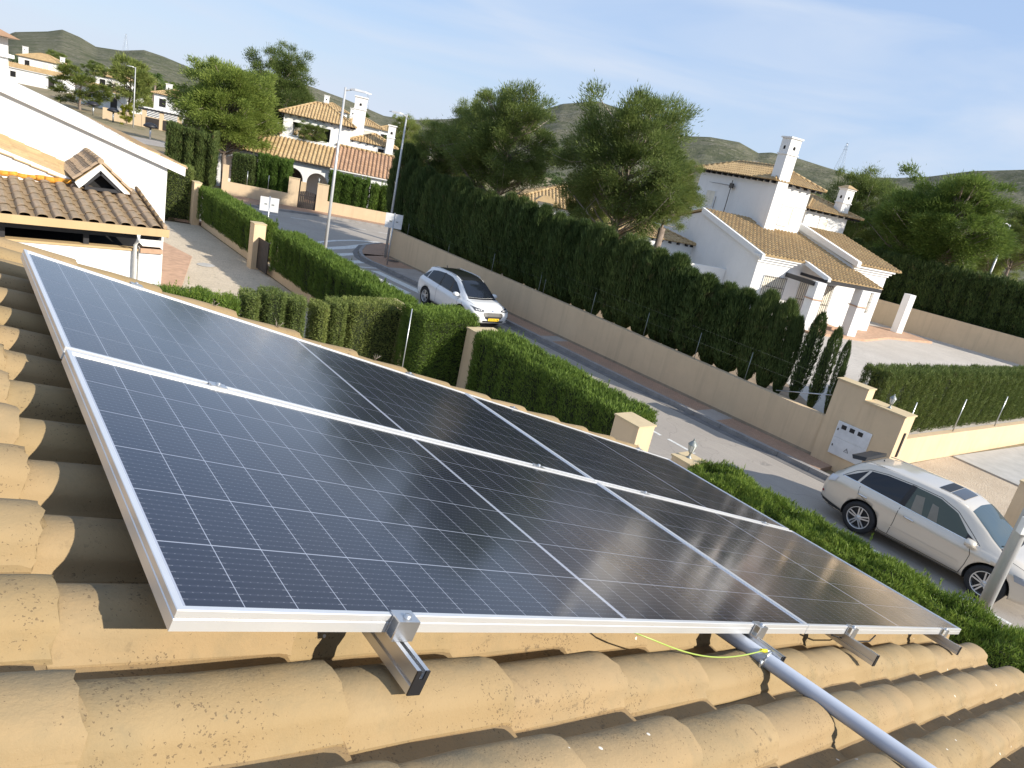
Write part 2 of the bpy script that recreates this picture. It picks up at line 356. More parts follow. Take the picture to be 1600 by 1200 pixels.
LC = [(13.3, -60), (12.95, 8), (12.8, 26), (12.6, 33), (11.6, 36.8), (9, 39.5), (-4, 44.5), (-60, 66)]
FC = [(-60, 76), (4, 49.9), (12.5, 47.2), (16.1, 46.35), (19.9, 46.1), (20.9, 45.75), (24.5, 44.3), (62, 31)]
mb = MB(); mb.poly([(x, y, .004) for x, y in RC + FC[::-1] + LC[::-1]], M_asph); struct(mb.build('street'))
# distant cross road on the left
mb = MB(); mb.poly([(-60, 92, .004), (60, 78, .004), (60, 86, .004), (-60, 101, .004)], M_asph); struct(mb.build('distant_road'))

# pavements
t = NT('brown_paving', .9, .2); p = t.pos(); br = t.n('ShaderNodeTexBrick'); br.inputs['Scale'].default_value = 5; br.inputs['Mortar Size'].default_value = .02
br.inputs['Color1'].default_value = (.40, .25, .17, 1); br.inputs['Color2'].default_value = (.46, .30, .21, 1); br.inputs['Mortar'].default_value = (.2, .15, .12, 1); t.l(p, br.inputs[0])
c = t.mix(t.rng(t.noise(p, 1.2, 5, .6), .4, .7, 0, .6), br.outputs[0], (.28, .20, .15)); t.color(c); M_pave = t.m
M_paveg = simple('grey_paving', (.34, .31, .285), .9, 0, .15, 2, .003); M_kerb = simple('kerb_concrete', (.28, .265, .255), .85, 0, .18, 3, .004)
def offset(pl, d):
    out = []
    for i, p in enumerate(pl):
        a = Vector(pl[max(i - 1, 0)]); b = Vector(pl[min(i + 1, len(pl) - 1)]); t_ = (b - a).normalized(); nn = Vector((t_.y, -t_.x)); out.append((p[0] + nn.x * d, p[1] + nn.y * d))
    return out
def resample(pl, st):
    out = []; acc = 0
    for i in range(len(pl) - 1):
        a = Vector(pl[i]); b = Vector(pl[i + 1]); L = (b - a).length
        while acc <= L: out.append(tuple(a + (b - a) * (acc / L))); acc += st
        acc -= L
    return out
def strip(name, pl, w, z0, z1, mat, side=1):
    o = offset(pl, w * side); mb = MB()
    for i in range(len(pl) - 1):
        mb.hull([(*pl[i], z0), (*pl[i + 1], z0), (*o[i + 1], z0), (*o[i], z0)], [(*pl[i], z1), (*pl[i + 1], z1), (*o[i + 1], z1), (*o[i], z1)], mat)
    return struct(mb.build(name))
def kerbs(parent, pl, side, ymin, ymax, step=1.0):
    me = MB().box(-.5 * step + .006, .5 * step - .006, -.085, .085, -.05, .145, M_kerb).mesh('kerb_stone')
    P = resample(pl, step)
    for i in range(len(P) - 1):
        a, b = Vector(P[i]), Vector(P[i + 1]); m = (a + b) / 2
        if not (ymin < m.y < ymax) or abs(m.x) > 42: continue
        d = (b - a).normalized(); nn = Vector((d.y, -d.x)) * side * .085
        inst('kerb_stone', me, parent, (m.x + nn.x, m.y + nn.y, random.uniform(-.004, .004)), (0, 0, math.atan2(d.y, d.x) + random.uniform(-.004, .004)), ((b - a).length / step, 1, 1))
RCm = [(18.95, -4.5)] + [q for q in RC if 6.9 < q[1] < 38.5 and q[0] < 27]
k0 = offset(RCm, .175)
pv = MB()
WL = lambda y: 19.62 - .0385 * (y - 8)      # street wall line
for a, b, mt in ((7.35, 10.8, M_pave), (10.8, 11.6, M_paveg), (11.6, 18.6, M_pave), (18.6, 19.3, M_paveg), (19.3, 23.0, M_pave), (23.0, 30.2, M_paveg), (30.2, 33.2, M_pave)):
    kx = lambda y: np.interp(y, [q[1] for q in k0[:10]], [q[0] for q in k0[:10]])
    ys = np.linspace(a, b, 8)
    for y0, y1 in zip(ys[:-1], ys[1:]):
        pv.hull([(kx(y0), y0, 0), (WL(y0), y0, 0), (WL(y1), y1, 0), (kx(y1), y1, 0)], [(kx(y0), y0, .13), (WL(y0), y0, .13), (WL(y1), y1, .13), (kx(y1), y1, .13)], mt)
cn = [q for q in offset(RC, .175) if 32.5 < q[1] < 38.5 and q[0] < 27]
pv.prism_z(cn + [(30, 36.6), (30, 34.5), (WL(33.2) + .2, 33.2)], 0, .13, M_pave)
pav = struct(pv.build('pavement')); kerbs(pav, RCm, 1, -4, 39)
strip('gutter', RCm, .30, .003, .012, simple('gutter_concrete', (.17, .16, .155), .9, 0, .2, 3), -1)
pv2 = struct(MB().prism_z([(-60, 76.2), (4, 50.1), (12.5, 47.4), (16.1, 46.55), (19.9, 46.3), (20.9, 45.95), (24.5, 44.5), (62, 31.2), (62, 34), (25.7, 45.3), (15.0, 50.6), (-60, 81)], 0, .13, M_pave).build('pavement'))
kerbs(pv2, FC, -1, 40, 60)
lp = offset(LC, -.175)
pm = MB(); inn = [(11.5, -60), (11.3, 8), (11.25, 26), (11.15, 33), (10.9, 37.3), (7.5, 38.6), (-4, 42.9)]
for i in range(6): pm.hull([(*lp[i], 0), (*lp[i + 1], 0), (*inn[i + 1], 0), (*inn[i], 0)], [(*lp[i], .13), (*lp[i + 1], .13), (*inn[i + 1], .13), (*inn[i], .13)], M_pave)
pv3 = struct(pm.build('pavement')); kerbs(pv3, LC, -1, -12, 43)
# manholes
for x, y, m_ in ((16.51, 46.75, 1), (18.35, 31.9, 1), (8.0, 28.2, 2)):
    o = MB().lathe([(0, .012), (.30, .012), (.34, .006)], M_iron if m_ == 1 else M_conc, 18).build('manhole_cover'); o.location = (x, y, .131 if m_ == 1 else .02); struct(o)
# painted markings
mk = []
def mark(pts, z=.008): 
    mb = MB(); mb.poly([(*q, z) for q in pts], M_paint); struct(mb.build('road_marking'))
def line(pl, w): 
    a = offset(pl, w / 2); b = offset(pl, -w / 2); mb = MB()
    for i in range(len(pl) - 1): mb.poly([(*a[i], .008), (*a[i + 1], .008), (*b[i + 1], .008), (*b[i], .008)], M_paint)
    struct(mb.build('road_marking'))
line([(15.15, 33.9), (15.1, 34.6), (15.45, 35.4), (16.08, 36.07), (17.41, 37.06), (18.97, 37.84), (20.66, 38.05), (21.9, 38.0)], .26)
mark([(15.2, 33.8), (17.5, 35.0), (20.4, 37.45), (20.2, 37.75), (17.35, 35.6), (15.15, 34.3)])
mark([(15.25, 32.3), (17.1, 33.4), (17.3, 33.95), (15.2, 32.9)]); mark([(15.1, 30.85), (16.6, 31.35), (16.62, 31.95), (15.05, 31.4)])
mark([(15.3, 30.2), (16.75, 30.25), (16.75, 30.42), (15.3, 30.38)])
mark([(15.05, 28.9), (15.5, 29.75), (15.95, 25.6), (15.45, 25.3)]); mark([(16.0, 29.7), (16.45, 29.6), (16.85, 25.6), (16.35, 25.5)])
mark([(13.2, 29.2), (13.7, 29.3), (14.1, 25.3), (13.6, 25.2)]); mark([(14.1, 29.4), (14.6, 29.5), (15.0, 25.4), (14.5, 25.3)])
for y in (24.3, 21.6, 18.9, 16.2, 13.6, 10.96, 9.75, 7.2, 4.6, 2.0, -.6, -3.2):
    x = 15.62 - .028 * (y - 9.7); mark([(x - .055, y - .48), (x + .055, y - .48), (x + .05, y + .48), (x - .06, y + .48)])
for x, y in ((12.0, 45.0), (16.1, 44.2), (17.9, 43.8), (19.8, 43.25), (21.5, 42.5), (23.2, 41.9), (25, 41.2)):
    mark([(x - .5, y + .08), (x + .5, y - .17), (x + .52, y - .05), (x - .48, y + .2)])

# yards
y1 = [(-12, 15.9), (10.15, 15.9), (10.1, 37.3), (-12, 41)]
mb = MB(); mb.poly([(*q, .012) for q in y1], M_grav); struct(mb.build('gravel_yard'))
mb = MB(); mb.poly([(*q, .012) for q in [(-12, -30), (10.6, -30), (10.6, 15.9), (-12, 15.9)]], M_grav); struct(mb.build('gravel_yard'))
mb = MB().prism_z([(3.0, 22.0), (5.1, 21.0), (7.8, 29.5), (6.9, 34.0), (3.0, 34)], .0, .05, M_terr); struct(mb.build('terrace_floor'))
# raised plot behind the street wall
PZ = .9
plot = [(WL(7) + .2, 7.1), (37.6, 6.3), (53.0, 10.0), (53.0, 14), (51.6, 19), (51.2, 23), (46, 36), (30, 34.3), (WL(33) + .2, 33.0)]
struct(MB().prism_z(plot, -.1, PZ, M_gravG).build('raised_garden_ground'))
bed = [(WL(8.2) + .2, 8.2), (WL(8.2) + 1.1, 8.2), (WL(12) + 4.5, 12), (WL(32) + 4.5, 32), (WL(33) + .2, 33.0)]
mb = MB(); mb.poly([(*q, PZ + .006) for q in bed], M_dirt); struct(mb.build('planting_bed'))
mb = MB(); mb.poly([(*q, .008) for q in [(18.6, -6), (26.6, -6), (26.8, 6.7), (19.3, 6.95)]], M_gravD); struct(mb.build('driveway_ground'))
struct(MB().prism_z([(26.7, 6.62), (26.45, 4.5), (26.3, -6), (38, -6), (37.5, 5.9)], 0, .06, M_conc).build('concrete_slab'))

# ------------------------------------------------ street wall, posts, gate walls
wl = thing('boundary_wall', 'long tan rendered street wall along the brown pavement below the cypress row', 'wall', (WL(8), 8, 0))
mb = MB(); L0 = (WL(8), 8.0); far_ = (WL(33.0), 33.0)
P = lambda x, y: (x - L0[0], y - 8.0)
mb.hull([(*P(WL(7.9), 7.9), 0), (*P(WL(7.9) + .22, 7.9), 0), (*P(WL(33) + .22, 33), 0), (*P(WL(33), 33), 0)], [(*P(WL(7.9), 7.9), 1.38), (*P(WL(7.9) + .22, 7.9), 1.38), (*P(WL(33) + .22, 33), 1.62), (*P(WL(33), 33), 1.62)], M_tan)
mb.hull([(*P(WL(33), 33), 0), (*P(WL(33) + .22, 32.9), 0), (*P(30, 34.4), 0), (*P(30, 34.6), 0)], [(*P(WL(33), 33), 1.62), (*P(WL(33) + .22, 32.9), 1.62), (*P(30, 34.4), 1.55), (*P(30, 34.6), 1.55)], M_tan)
mb.build('wall_face', wl)
mb = MB(); mb.hull([(*P(WL(7.95) - .02, 7.95), .1), (*P(WL(7.95) + .01, 7.95), .1), (*P(WL(32.9) + .01, 32.9), .1), (*P(WL(32.9) - .02, 32.9), .1)], [(*P(WL(7.95) - .006, 7.95), .21), (*P(WL(7.95) + .01, 7.95), .21), (*P(WL(32.9) + .01, 32.9), .21), (*P(WL(32.9) - .006, 32.9), .21)], M_dirt_strip); mb.build('skirting', wl)
gw = thing('gate_wall', 'tall stepped tan wall with the white meter box beside the driveway', 'wall', (19.55, 6, 0))
MB().box(0, .42, 1.15, 2.05, 0, 2.55, M_tan).build('high_block', gw); MB().box(-.02, .62, 0, 1.152, 0, 2.22, M_tan).build('low_block', gw)
mb = MB().box(-.05, .65, -.03, 1.15, 2.22, 2.262, M_cap); mb.box(-.03, .45, 1.13, 2.08, 2.55, 2.585, M_cap); mb.build('coping', gw)
MB().box(.30, .38, -.034, .03, 1.05, 1.75, M_black).build('letter_slot', gw)
bx = thing('meter_box', 'white two-door electricity meter box set in the tall tan wall', 'meter box', (19.52, 6.62, .48))
mb = MB().box(-.02, .0, 0, .98, 0, .98, M_pipew); mb.build('housing', bx)
for z0, z1 in ((.02, .50), (.52, .96)): 
    d = MB().box(-.034, -.019, .03, .95, z0, z1, M_signback).build('door', bx); MB().box(-.045, -.033, .9, .93, (z0 + z1) / 2 - .03, (z0 + z1) / 2 + .03, M_iron).build('lock', d)
for k in range(3): MB().box(-.04, -.033, .22 + k * .24, .36 + k * .24, .79, .91, M_blackpl).build('window', bx)
mb = MB(); a = [(-.037, .42, .2), (-.037, .56, .2), (-.037, .49, .33)]; mb.poly(a, M_blackpl); b = [(-.0385, .445, .212), (-.0385, .535, .212), (-.0385, .49, .305)]; mb.poly(b, M_signback)
mb.poly([(-.040, .492, .29), (-.040, .478, .252), (-.040, .50, .252)], M_blackpl); mb.poly([(-.040, .487, .222), (-.040, .50, .258), (-.040, .48, .258)], M_blackpl); mb.build('warning_symbol', bx)
def post(name, label, x0, x1, y0, y1, h, capz=.035, cat='pillar', group=None):
    o = thing(name, label, cat, (x0, y0, 0), 0, group); MB().box(0, x1 - x0, 0, y1 - y0, 0, h, M_tan).build('shaft', o)
    MB().box(-.02, x1 - x0 + .02, -.02, y1 - y0 + .02, h, h + capz, M_cap).build('cap', o); return o
def lantern(x, y, z, label, s=1.0):
    o = thing('lantern', label, 'lantern', (x, y, z))
    MB().lathe([(.075 * s, 0), (.07 * s, .02 * s), (.03 * s, .05 * s), (.022 * s, .12 * s), (.05 * s, .15 * s), (.055 * s, .165 * s)], M_greylead, 12).build('stem', o)
    MB().lathe([(.06 * s, .17 * s), (.105 * s, .36 * s)], M_lampglass, 6).build('glass', o)
    mb = MB()
    for i in range(6):
        t_ = math.pi * i / 3; c_, s_ = math.cos(t_), math.sin(t_); mb.tube([(.062 * s * c_, .062 * s * s_, .165 * s), (.108 * s * c_, .108 * s * s_, .365 * s)], .006 * s, M_greylead, 5)
    mb.build('cage', o); MB().lathe([(.125 * s, .355 * s), (.12 * s, .375 * s), (.07 * s, .44 * s), (.03 * s, .475 * s), (.022 * s, .50 * s), (.03 * s, .515 * s), (.0, .54 * s)], M_greylead, 6).build('roof', o)
post('gate_pillar', 'tan pillar with its right face in sun where the near hedge ends', 10.2, 10.68, 7.15, 7.8, 2.12)
post('gate_pillar', 'tan pillar under the small grey lantern at the hedge end', 10.5, 10.98, 6.02, 6.45, 1.84)
lantern(10.74, 6.24, 1.87, 'small grey glass lantern on the tan pillar beside the near hedge', .75)
lantern(19.75, 6.55, 2.27, 'small lantern on the low block of the gate wall', .75)
post('wall_pier', 'tan wall end standing between two dense hedges below the white car', 10.5, 11.35, 13.2, 13.65, 2.08)
post('wall_pier', 'flat topped tan pier between the tall garden hedge and the clipped row', 9.45, 10.05, 16.1, 16.75, 1.95)
post('gate_pillar', 'tan pillar in the middle of the neighbour\'s roadside hedge', 9.72, 10.2, 28.1, 28.6, 1.86)
post('gate_pillar', 'shaded tan pillar at the far end of the gravel yard', 9.75, 10.1, 37.3, 37.9, 2.1)
post('gate_pillar', 'tan pillar behind the silver car at the right edge', 19.2, 19.8, 2.45, 3.05, 1.9)
struct(MB().box(10.2, 10.4, 16.8, 28.1, 0, .35, M_tan).build('low_wall')); struct(MB().box(10.2, 10.4, 28.6, 37.3, 0, .35, M_tan).build('low_wall'))
struct(MB().box(11.05, 11.25, 7.8, 13.2, 0, .5, M_tan).build('low_wall')); struct(MB().box(10.95, 11.2, -30, 5.4, 0, .6, M_tan).build('low_wall'))
ps = thing('garden_gate', 'dark gate beside the tan pillar in the neighbour\'s hedge', 'gate', (9.95, 26.9, 0)); 
for k in range(8): MB().box(-.02, .02, k * .15, k * .15 + .135, .1, 1.35, M_gate).build('board', ps)
mb = MB().box(.02, .05, 0, 1.2, .3, .38, M_gate); mb.box(.02, .05, 0, 1.2, 1.1, 1.18, M_gate); mb.build('frame', ps)
dw = thing('retaining_wall', 'sunlit tan wall with the clipped hedge on top right of the driveway', 'wall', (20.15, 7.0, 0), math.atan2(-.75, 17.4))
MB().box(0, 17.6, 0, .22, 0, .92, M_tan).build('wall_face', dw)
fr = thing('boundary_wall', 'tan wall at the right rear of the gravel garden below the tall dark hedge', 'wall', (51.5, 21.5, 0), math.atan2(-17.5, 2.7))
MB().box(-2.5, 18, 0, .25, .5, 2.5, M_tan).build('wall_face', fr)
# wire fence posts on the street wall
fp = thing('wire_fence', 'thin metal posts and wire on top of the long street wall', 'fence', (WL(8), 8, 0))
for y in (31.6, 27.8, 24.3, 21.05, 20.75, 17.9, 15.2, 12.9, 10.9): MB().tube([(WL(y) - L0[0] + .1, y - 8, 1.3), (WL(y) - L0[0] + .1, y - 8, 2.35)], .012, M_greylead, 6).build('post', fp)
mb = MB()
for z in (2.0, 2.45): mb.tube([(WL(8.6) - L0[0] + .1, .6, z), (WL(32.5) - L0[0] + .1, 24.5, z + .1)], .0012, M_greylead, 3)
mb.build('wire', fp)
MB().tube([(WL(9.8) - L0[0] + .12, 1.8, 1.5), (WL(8.4) - L0[0] + .12, .15, 2.0)], .018, M_metal, 6).build('brace', fp)
fe = thing('wire_fence', 'thin metal posts leaning on the sunlit wall in front of the clipped hedge', 'fence', (20.15, 7.0, 0), math.atan2(-.75, 17.4))
for x in (2.6, 6.2, 9.8, 13.4): MB().tube([(x, .1, .85), (x, .1, 2.1)], .022, M_metal, 6).build('post', fe)
# near hedge gap pole + tall poles
def street_lamp(x, y, h, label, rzarm, r0=.075, r1=.04, arm=1.0, cat='street lamp'):
    o = thing('street_lamp', label, cat, (x, y, 0)); MB().tube([(0, 0, 0), (0, 0, h)], r0, M_pole, 12, r1).build('pole', o)
    c_, s_ = math.cos(rzarm), math.sin(rzarm); MB().tube([(0, 0, h - .12), (.25 * c_, .25 * s_, h - .03)], .03, M_pole, 8).build('bracket', o)
    mb = MB(); a = Vector((c_, s_, 0)); b = Vector((-s_, c_, 0)); hd = []
    for t_, w_, hh in ((.18, .05, .05), (.35, .13, .085), (.75, .14, .07), (arm, .04, .03)): hd.append([(a * t_ + b * w_ + Vector((0, 0, h - .05))), (a * t_ - b * w_ + Vector((0, 0, h - .05))), (a * t_ - b * w_ * .7 + Vector((0, 0, h - .05 + hh))), (a * t_ + b * w_ * .7 + Vector((0, 0, h - .05 + hh)))])
    for i in range(3): mb.hull(hd[i], hd[i + 1], M_pole)
    mb.build('lamp_head', o); return o
street_lamp(12.2, 26.71, 7.72, 'tall light grey street lamp rising from the tall garden hedge', rad(-20))
street_lamp(18.35, 32.75, 7.45, 'light grey street lamp at the street corner by the far end of the long wall', rad(140), arm=.9)
street_lamp(11.9, 1.32, 7.7, 'thick grey pole at the right edge in front of the silver car', rad(20), .105, .06)
street_lamp(20.1, 107.5, 7.4, 'small distant street lamp beside the yellow bush', rad(160), .09, .05)
street_lamp(66.4, 20.5, 9.7, 'distant street lamp at the right among the pines', rad(150), .11, .06, 1.5)
def road_sign(x, y, h, label, rz, z0, back=M_signback):
    o = thing('road_sign', label, 'road sign', (x, y, 0), rz); MB().tube([(0, 0, 0), (0, 0, h)], .035, M_metal, 8).build('post', o)
    for s_ in (-1, 1):
        p_ = MB().box(min(.03 * s_, .42 * s_), max(.03 * s_, .42 * s_), -.05, -.03, z0, h - .04, back).build('panel', o)
        MB().box(.16 * s_ - .06, .16 * s_ + .06, -.056, -.0505, z0 + .30, z0 + .36, M_greylead).build('sticker', p_)
    return o
road_sign(12.0, 33.0, 2.45, 'white twin panel road sign seen above the far garden hedge', rad(-20), 1.75)
road_sign(17.42, 30.75, 2.75, 'white twin panel road sign on the corner pavement by the long wall', rad(-25), 2.0)

# ------------------------------------------------ own house and its tiled roof
RP = rad(17.12)
RF = Matrix.Translation((0, 0, H0)) @ Matrix.Rotation(RP, 4, 'Y')     # roof frame: x down the slope, y along the eave, z out of the roof
house = thing('house', 'near house under the yellow barrel tiled roof in the foreground', 'house', (0, 0, 0))
MB().box(-9, 4.35, -9, 2.75, 0, 4.05, M_white).build('wall', house)
roof = MB().box(-4.5, 4.86, -5.5, 2.97, -.25, -.19, simple('mortar_bed', (.34, .24, .14), .9, 0, .25, 5, .004)).build('roof', house)
roof.matrix_local = RF
# tile: cover arch at small y, pan at large y; lower end at x=0, upper end at x=-0.45
def tile_mesh(pitch=.2275, cover=.142, hgt=.050, L=.45, th=.011, n=12, tilt=.028, name='tile', mat=None):
    pr = [(-.012, -.012), (0, .0)]
    for i in range(1, n):
        a = math.pi * i / n; pr.append((cover / 2 - cover / 2 * math.cos(a), .004 + hgt * math.sin(a) ** .80))
    pr += [(cover, -.004), (cover + .014, -.016), (cover + .038, -.021), (pitch + .004, -.016), (pitch + .020, -.004)]
    m = len(pr); V = []; F = []
    for k, x in enumerate((0, -.02, -L * .5, -L)):
        zo = tilt * (1 + x / L); 
        for top in (0, 1):
            for y, z in pr:
                rnd = .0035 if (k == 0 and top == 0) else 0
                V.append((x, y, z + zo - top * th - rnd))
    K = 4
    for k in range(K - 1):
        for i in range(m - 1):
            a = k * 2 * m + i; b = (k + 1) * 2 * m + i; F.append((a, a + 1, b + 1, b)); F.append((a + m, b + m, b + m + 1, a + m + 1))
        for i in (0, m - 1):
            a = k * 2 * m + i; b = (k + 1) * 2 * m + i; F.append((a, b, b + m, a + m))
    for i in range(m - 1):
        for k, r in ((0, 1), (K - 1, 0)):
            a = k * 2 * m + i; f = (a, a + m, a + m + 1, a + 1); F.append(f)
    me = npmesh(name, V, F, [mat or M_tile], smooth=True)
    bm = bmesh.new(); bm.from_mesh(me); bmesh.ops.recalc_face_normals(bm, faces=bm.faces)
    for e in bm.edges:
        if len(e.link_faces) == 2 and e.calc_face_angle(0) > .75: e.smooth = False
    bm.to_mesh(me); bm.free(); return me
TMS = []
for vi in range(6):
    tm_ = tile_mesh(); r_ = np.random.default_rng(50 + vi)
    for v_ in tm_.vertices:
        x_, y_, z_ = v_.co; k_ = .0026 if x_ > -.03 else .0012
        v_.co = (x_ + r_.normal() * k_ * (1.3 if x_ > -.001 else .3), y_ + r_.normal() * .0008, z_ + r_.normal() * k_ * .35 + .004 * math.sin(x_ * 9 + vi))
    TMS.append(tm_)
TM = TMS[0]
BASE = -.165
ext = []
for k in range(-9, 13):
    for j in range(-9, 14):
        u = -.10 + .391 * j; v = .113 + .2275 * k
        near = (-5 <= k and j >= -2)
        lc = Vector((u + random.uniform(-.006, .006), v + random.uniform(-.003, .003), BASE + random.uniform(-.001, .003)))
        ro = (random.uniform(-.012, .012), random.uniform(-.004, .006), random.uniform(-.009, .009))
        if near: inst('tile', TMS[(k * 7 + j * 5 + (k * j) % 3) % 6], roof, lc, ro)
        else: ext.append((lc, ro))
bm = bmesh.new()
for lc, ro in ext:
    if ext.index((lc, ro)) % 1: continue
    from mathutils import Euler
    n0 = len(bm.verts); bm.from_mesh(TM); bm.verts.ensure_lookup_table()
    mt = Matrix.Translation(lc) @ Euler(ro).to_matrix().to_4x4()
    bmesh.ops.transform(bm, matrix=mt, verts=bm.verts[n0:])
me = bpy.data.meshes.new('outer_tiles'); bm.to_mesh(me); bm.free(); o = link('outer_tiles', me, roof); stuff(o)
# verge board, eave board, gutter
MB().box(-4.5, 4.9, 2.93, 2.975, -.30, -.17, M_tan2).build('verge_board', roof)
MB().box(4.80, 4.86, -5.5, 2.93, -.34, -.19, M_white).build('eave_board', roof)
g = MB(); pr = [(.0, 0)] ; 
pts = [(4.87 + .055 * (1 - math.cos(a)), -.22 - .06 * math.sin(a)) for a in np.linspace(0, math.pi, 9)]
for (x0, z0), (x1, z1) in zip(pts[:-1], pts[1:]): g.poly([(x0, -5.5, z0), (x1, -5.5, z1), (x1, 2.9, z1), (x0, 2.9, z0)], M_pipew)
for (x0, z0), (x1, z1) in zip(pts[:-1], pts[1:]): g.poly([(x0 + .001, -5.5, z0 + .006), (x0 + .001, 2.9, z0 + .006), (x1, 2.9, z1 + .006), (x1, -5.5, z1 + .006)], M_pipew)
g.build('gutter', roof)
# a few dry weeds in the verge
for u in (.95, 1.32, 2.0):
    mb = MB()
    for i in range(7):
        a = random.uniform(0, 6.28); l = random.uniform(.025, .05); mb.tube([(0, 0, 0), (l * .4 * math.cos(a), l * .4 * math.sin(a), l * .7), (l * .6 * math.cos(a + .5), l * .6 * math.sin(a + .5), l)], .0012, M_twig, 3)
    o = tag(mb.build('weed'), {.95: 'wispy dry weed sprouting at the roof edge beside the white wall', 1.32: 'dry weed on the roof edge right of the white downpipe', 2.0: 'small dry weed on the roof edge above the first clipped bushes'}[u], 'weed', 'dry weeds along the roof edge')
    o.matrix_world = RF @ Matrix.Translation((u, 2.90, -.10))

# ------------------------------------------------ solar panels
PL, PW, GAPV = 2.278, 1.134, .02
t = NT('solar_cell', .35, .5); oc = t.n('ShaderNodeTexCoord').outputs['Object']; sx = t.n('ShaderNodeSeparateXYZ'); t.l(oc, sx.inputs[0]); X, Y = sx.outputs[0], sx.outputs[1]
ph = t.math('FRACT', t.math('MULTIPLY', t.math('ADD', Y, .1911), 1 / .0182)); ln = t.math('LESS_THAN', t.math('ABSOLUTE', t.math('SUBTRACT', ph, .5)), .035)
wd = t.rng(t.math('ABSOLUTE', t.math('SUBTRACT', ph, .5)), 0, .5, 1, 0)
ex = t.rng(t.math('ABSOLUTE', X), .036, .0445, 0, 1)
fx = t.math('FRACT', t.math('MULTIPLY', t.math('ADD', X, .5), 1 / .0130)); dt = t.math('LESS_THAN', t.math('ABSOLUTE', t.math('SUBTRACT', fx, .5)), .1)
band = t.rng(t.math('ABSOLUTE', t.math('SUBTRACT', ph, .5)), .10, .28, 1, 0)
c = t.mix(t.math('MULTIPLY', band, .8), (.004, .005, .015), (.011, .0125, .028))
bl = t.math('MULTIPLY', ln, t.math('ADD', t.math('ADD', .06, t.math('MULTIPLY', ex, .5)), t.math('MULTIPLY', dt, .4)))
c = t.mix(bl, c, (.36, .37, .40))
pz = t.pos(); c = t.mix(t.rng(t.noise(pz, 1.7, 5, .65), .35, .75, .004, .035), c, (.34, .31, .30))
vo = t.n('ShaderNodeTexVoronoi'); vo.inputs['Scale'].default_value = 13; t.l(pz, vo.inputs['Vector']); rc = t.n('ShaderNodeSeparateColor'); t.l(vo.outputs['Color'], rc.inputs[0])
f = t.math('MULTIPLY', t.math('LESS_THAN', vo.outputs['Distance'], .045), t.math('GREATER_THAN', rc.outputs[0], .86)); c = t.mix(t.math('MULTIPLY', f, .55), c, (.6, .6, .6))
t.color(c)
def coatit(t):
    t.b.inputs['Coat Weight'].default_value = 1.0; t.b.inputs['Coat IOR'].default_value = 1.58
    r = t.rng(t.noise(t.pos(), 2.4, 5, .7), .3, .7, .10, .17); t.l(r, t.b.inputs['Coat Roughness'])
coatit(t); t.b.inputs['Specular IOR Level'].default_value = .1; M_cell = t.m
t = NT('cell_backing', .4, .1); t.color((.36, .39, .47)); coatit(t); M_back = t.m
CU, CV = .0908, .1812
cell_me = MB(); cell_me.poly([(-CU / 2, -CV / 2, 0), (CU / 2, -CV / 2, 0), (CU / 2, CV / 2, 0), (-CU / 2, CV / 2, 0)], M_cell); cell_me = cell_me.mesh('cell', False)
prof = [(.003, -.035), (0, -.035), (0, -.016), (.0012, -.0145), (.0012, -.0125), (0, -.011), (0, -.0012), (.0012, 0), (.011, 0), (.0113, -.0045), (.003, -.0047), (.003, -.035)]
def ring(L, W, mat):
    V = []; F = []
    for w_, z in prof: V += [(w_, w_, z), (L - w_, w_, z), (L - w_, W - w_, z), (w_, W - w_, z)]
    for i in range(len(prof) - 1):
        for j in range(4): a = i * 4 + j; b = i * 4 + (j + 1) % 4; F.append((a, b, b + 4, a + 4))
    me = npmesh('frame', V, F, [mat]); bm = bmesh.new(); bm.from_mesh(me); bmesh.ops.recalc_face_normals(bm, faces=bm.faces); bm.to_mesh(me); bm.free(); return me
fr_me = ring(PL, PW, M_alu)
bk = MB(); bk.poly([(.0032, .0032, -.0044), (PL - .0032, .0032, -.0044), (PL - .0032, PW - .0032, -.0044), (.0032, PW - .0032, -.0044)], M_back); bk_me = bk.mesh('backsheet', False)
un = MB().box(.004, PL - .004, .004, PW - .004, -.009, -.0068, M_signback).mesh('rear_sheet')
labs = ['front left solar panel nearest the camera with silver frame and blue-black cells', 'front right solar panel ending at the hedge corner', 'rear left solar panel reflecting the pale sky', 'rear right solar panel along the far roof edge']
for i, (u, v) in enumerate([(0, 0), (PL + .004, 0), (0, PW + GAPV), (PL + .004, PW + GAPV)]):
    p = thing('solar_panel', labs[i], 'solar panel', group='roof solar panels'); p.matrix_world = RF @ Matrix.Translation((u, v, 0))
    inst('frame', fr_me, p); inst('backsheet', bk_me, p); inst('rear_sheet', un, p)
    for a in range(24):
        for b in range(6):
            x = .0152 + a * .0925 + CU / 2 + (.014 if a >= 12 else 0) + .0; y = .0170 + b * .1838 + CV / 2
            inst('cell', cell_me, p, (x + .003, y, -.0042))
    if True:
        j = MB().box(PL / 2 - .05, PL / 2 + .05, .4, .5, -.03, -.01, M_blackpl).build('junction_box', p)
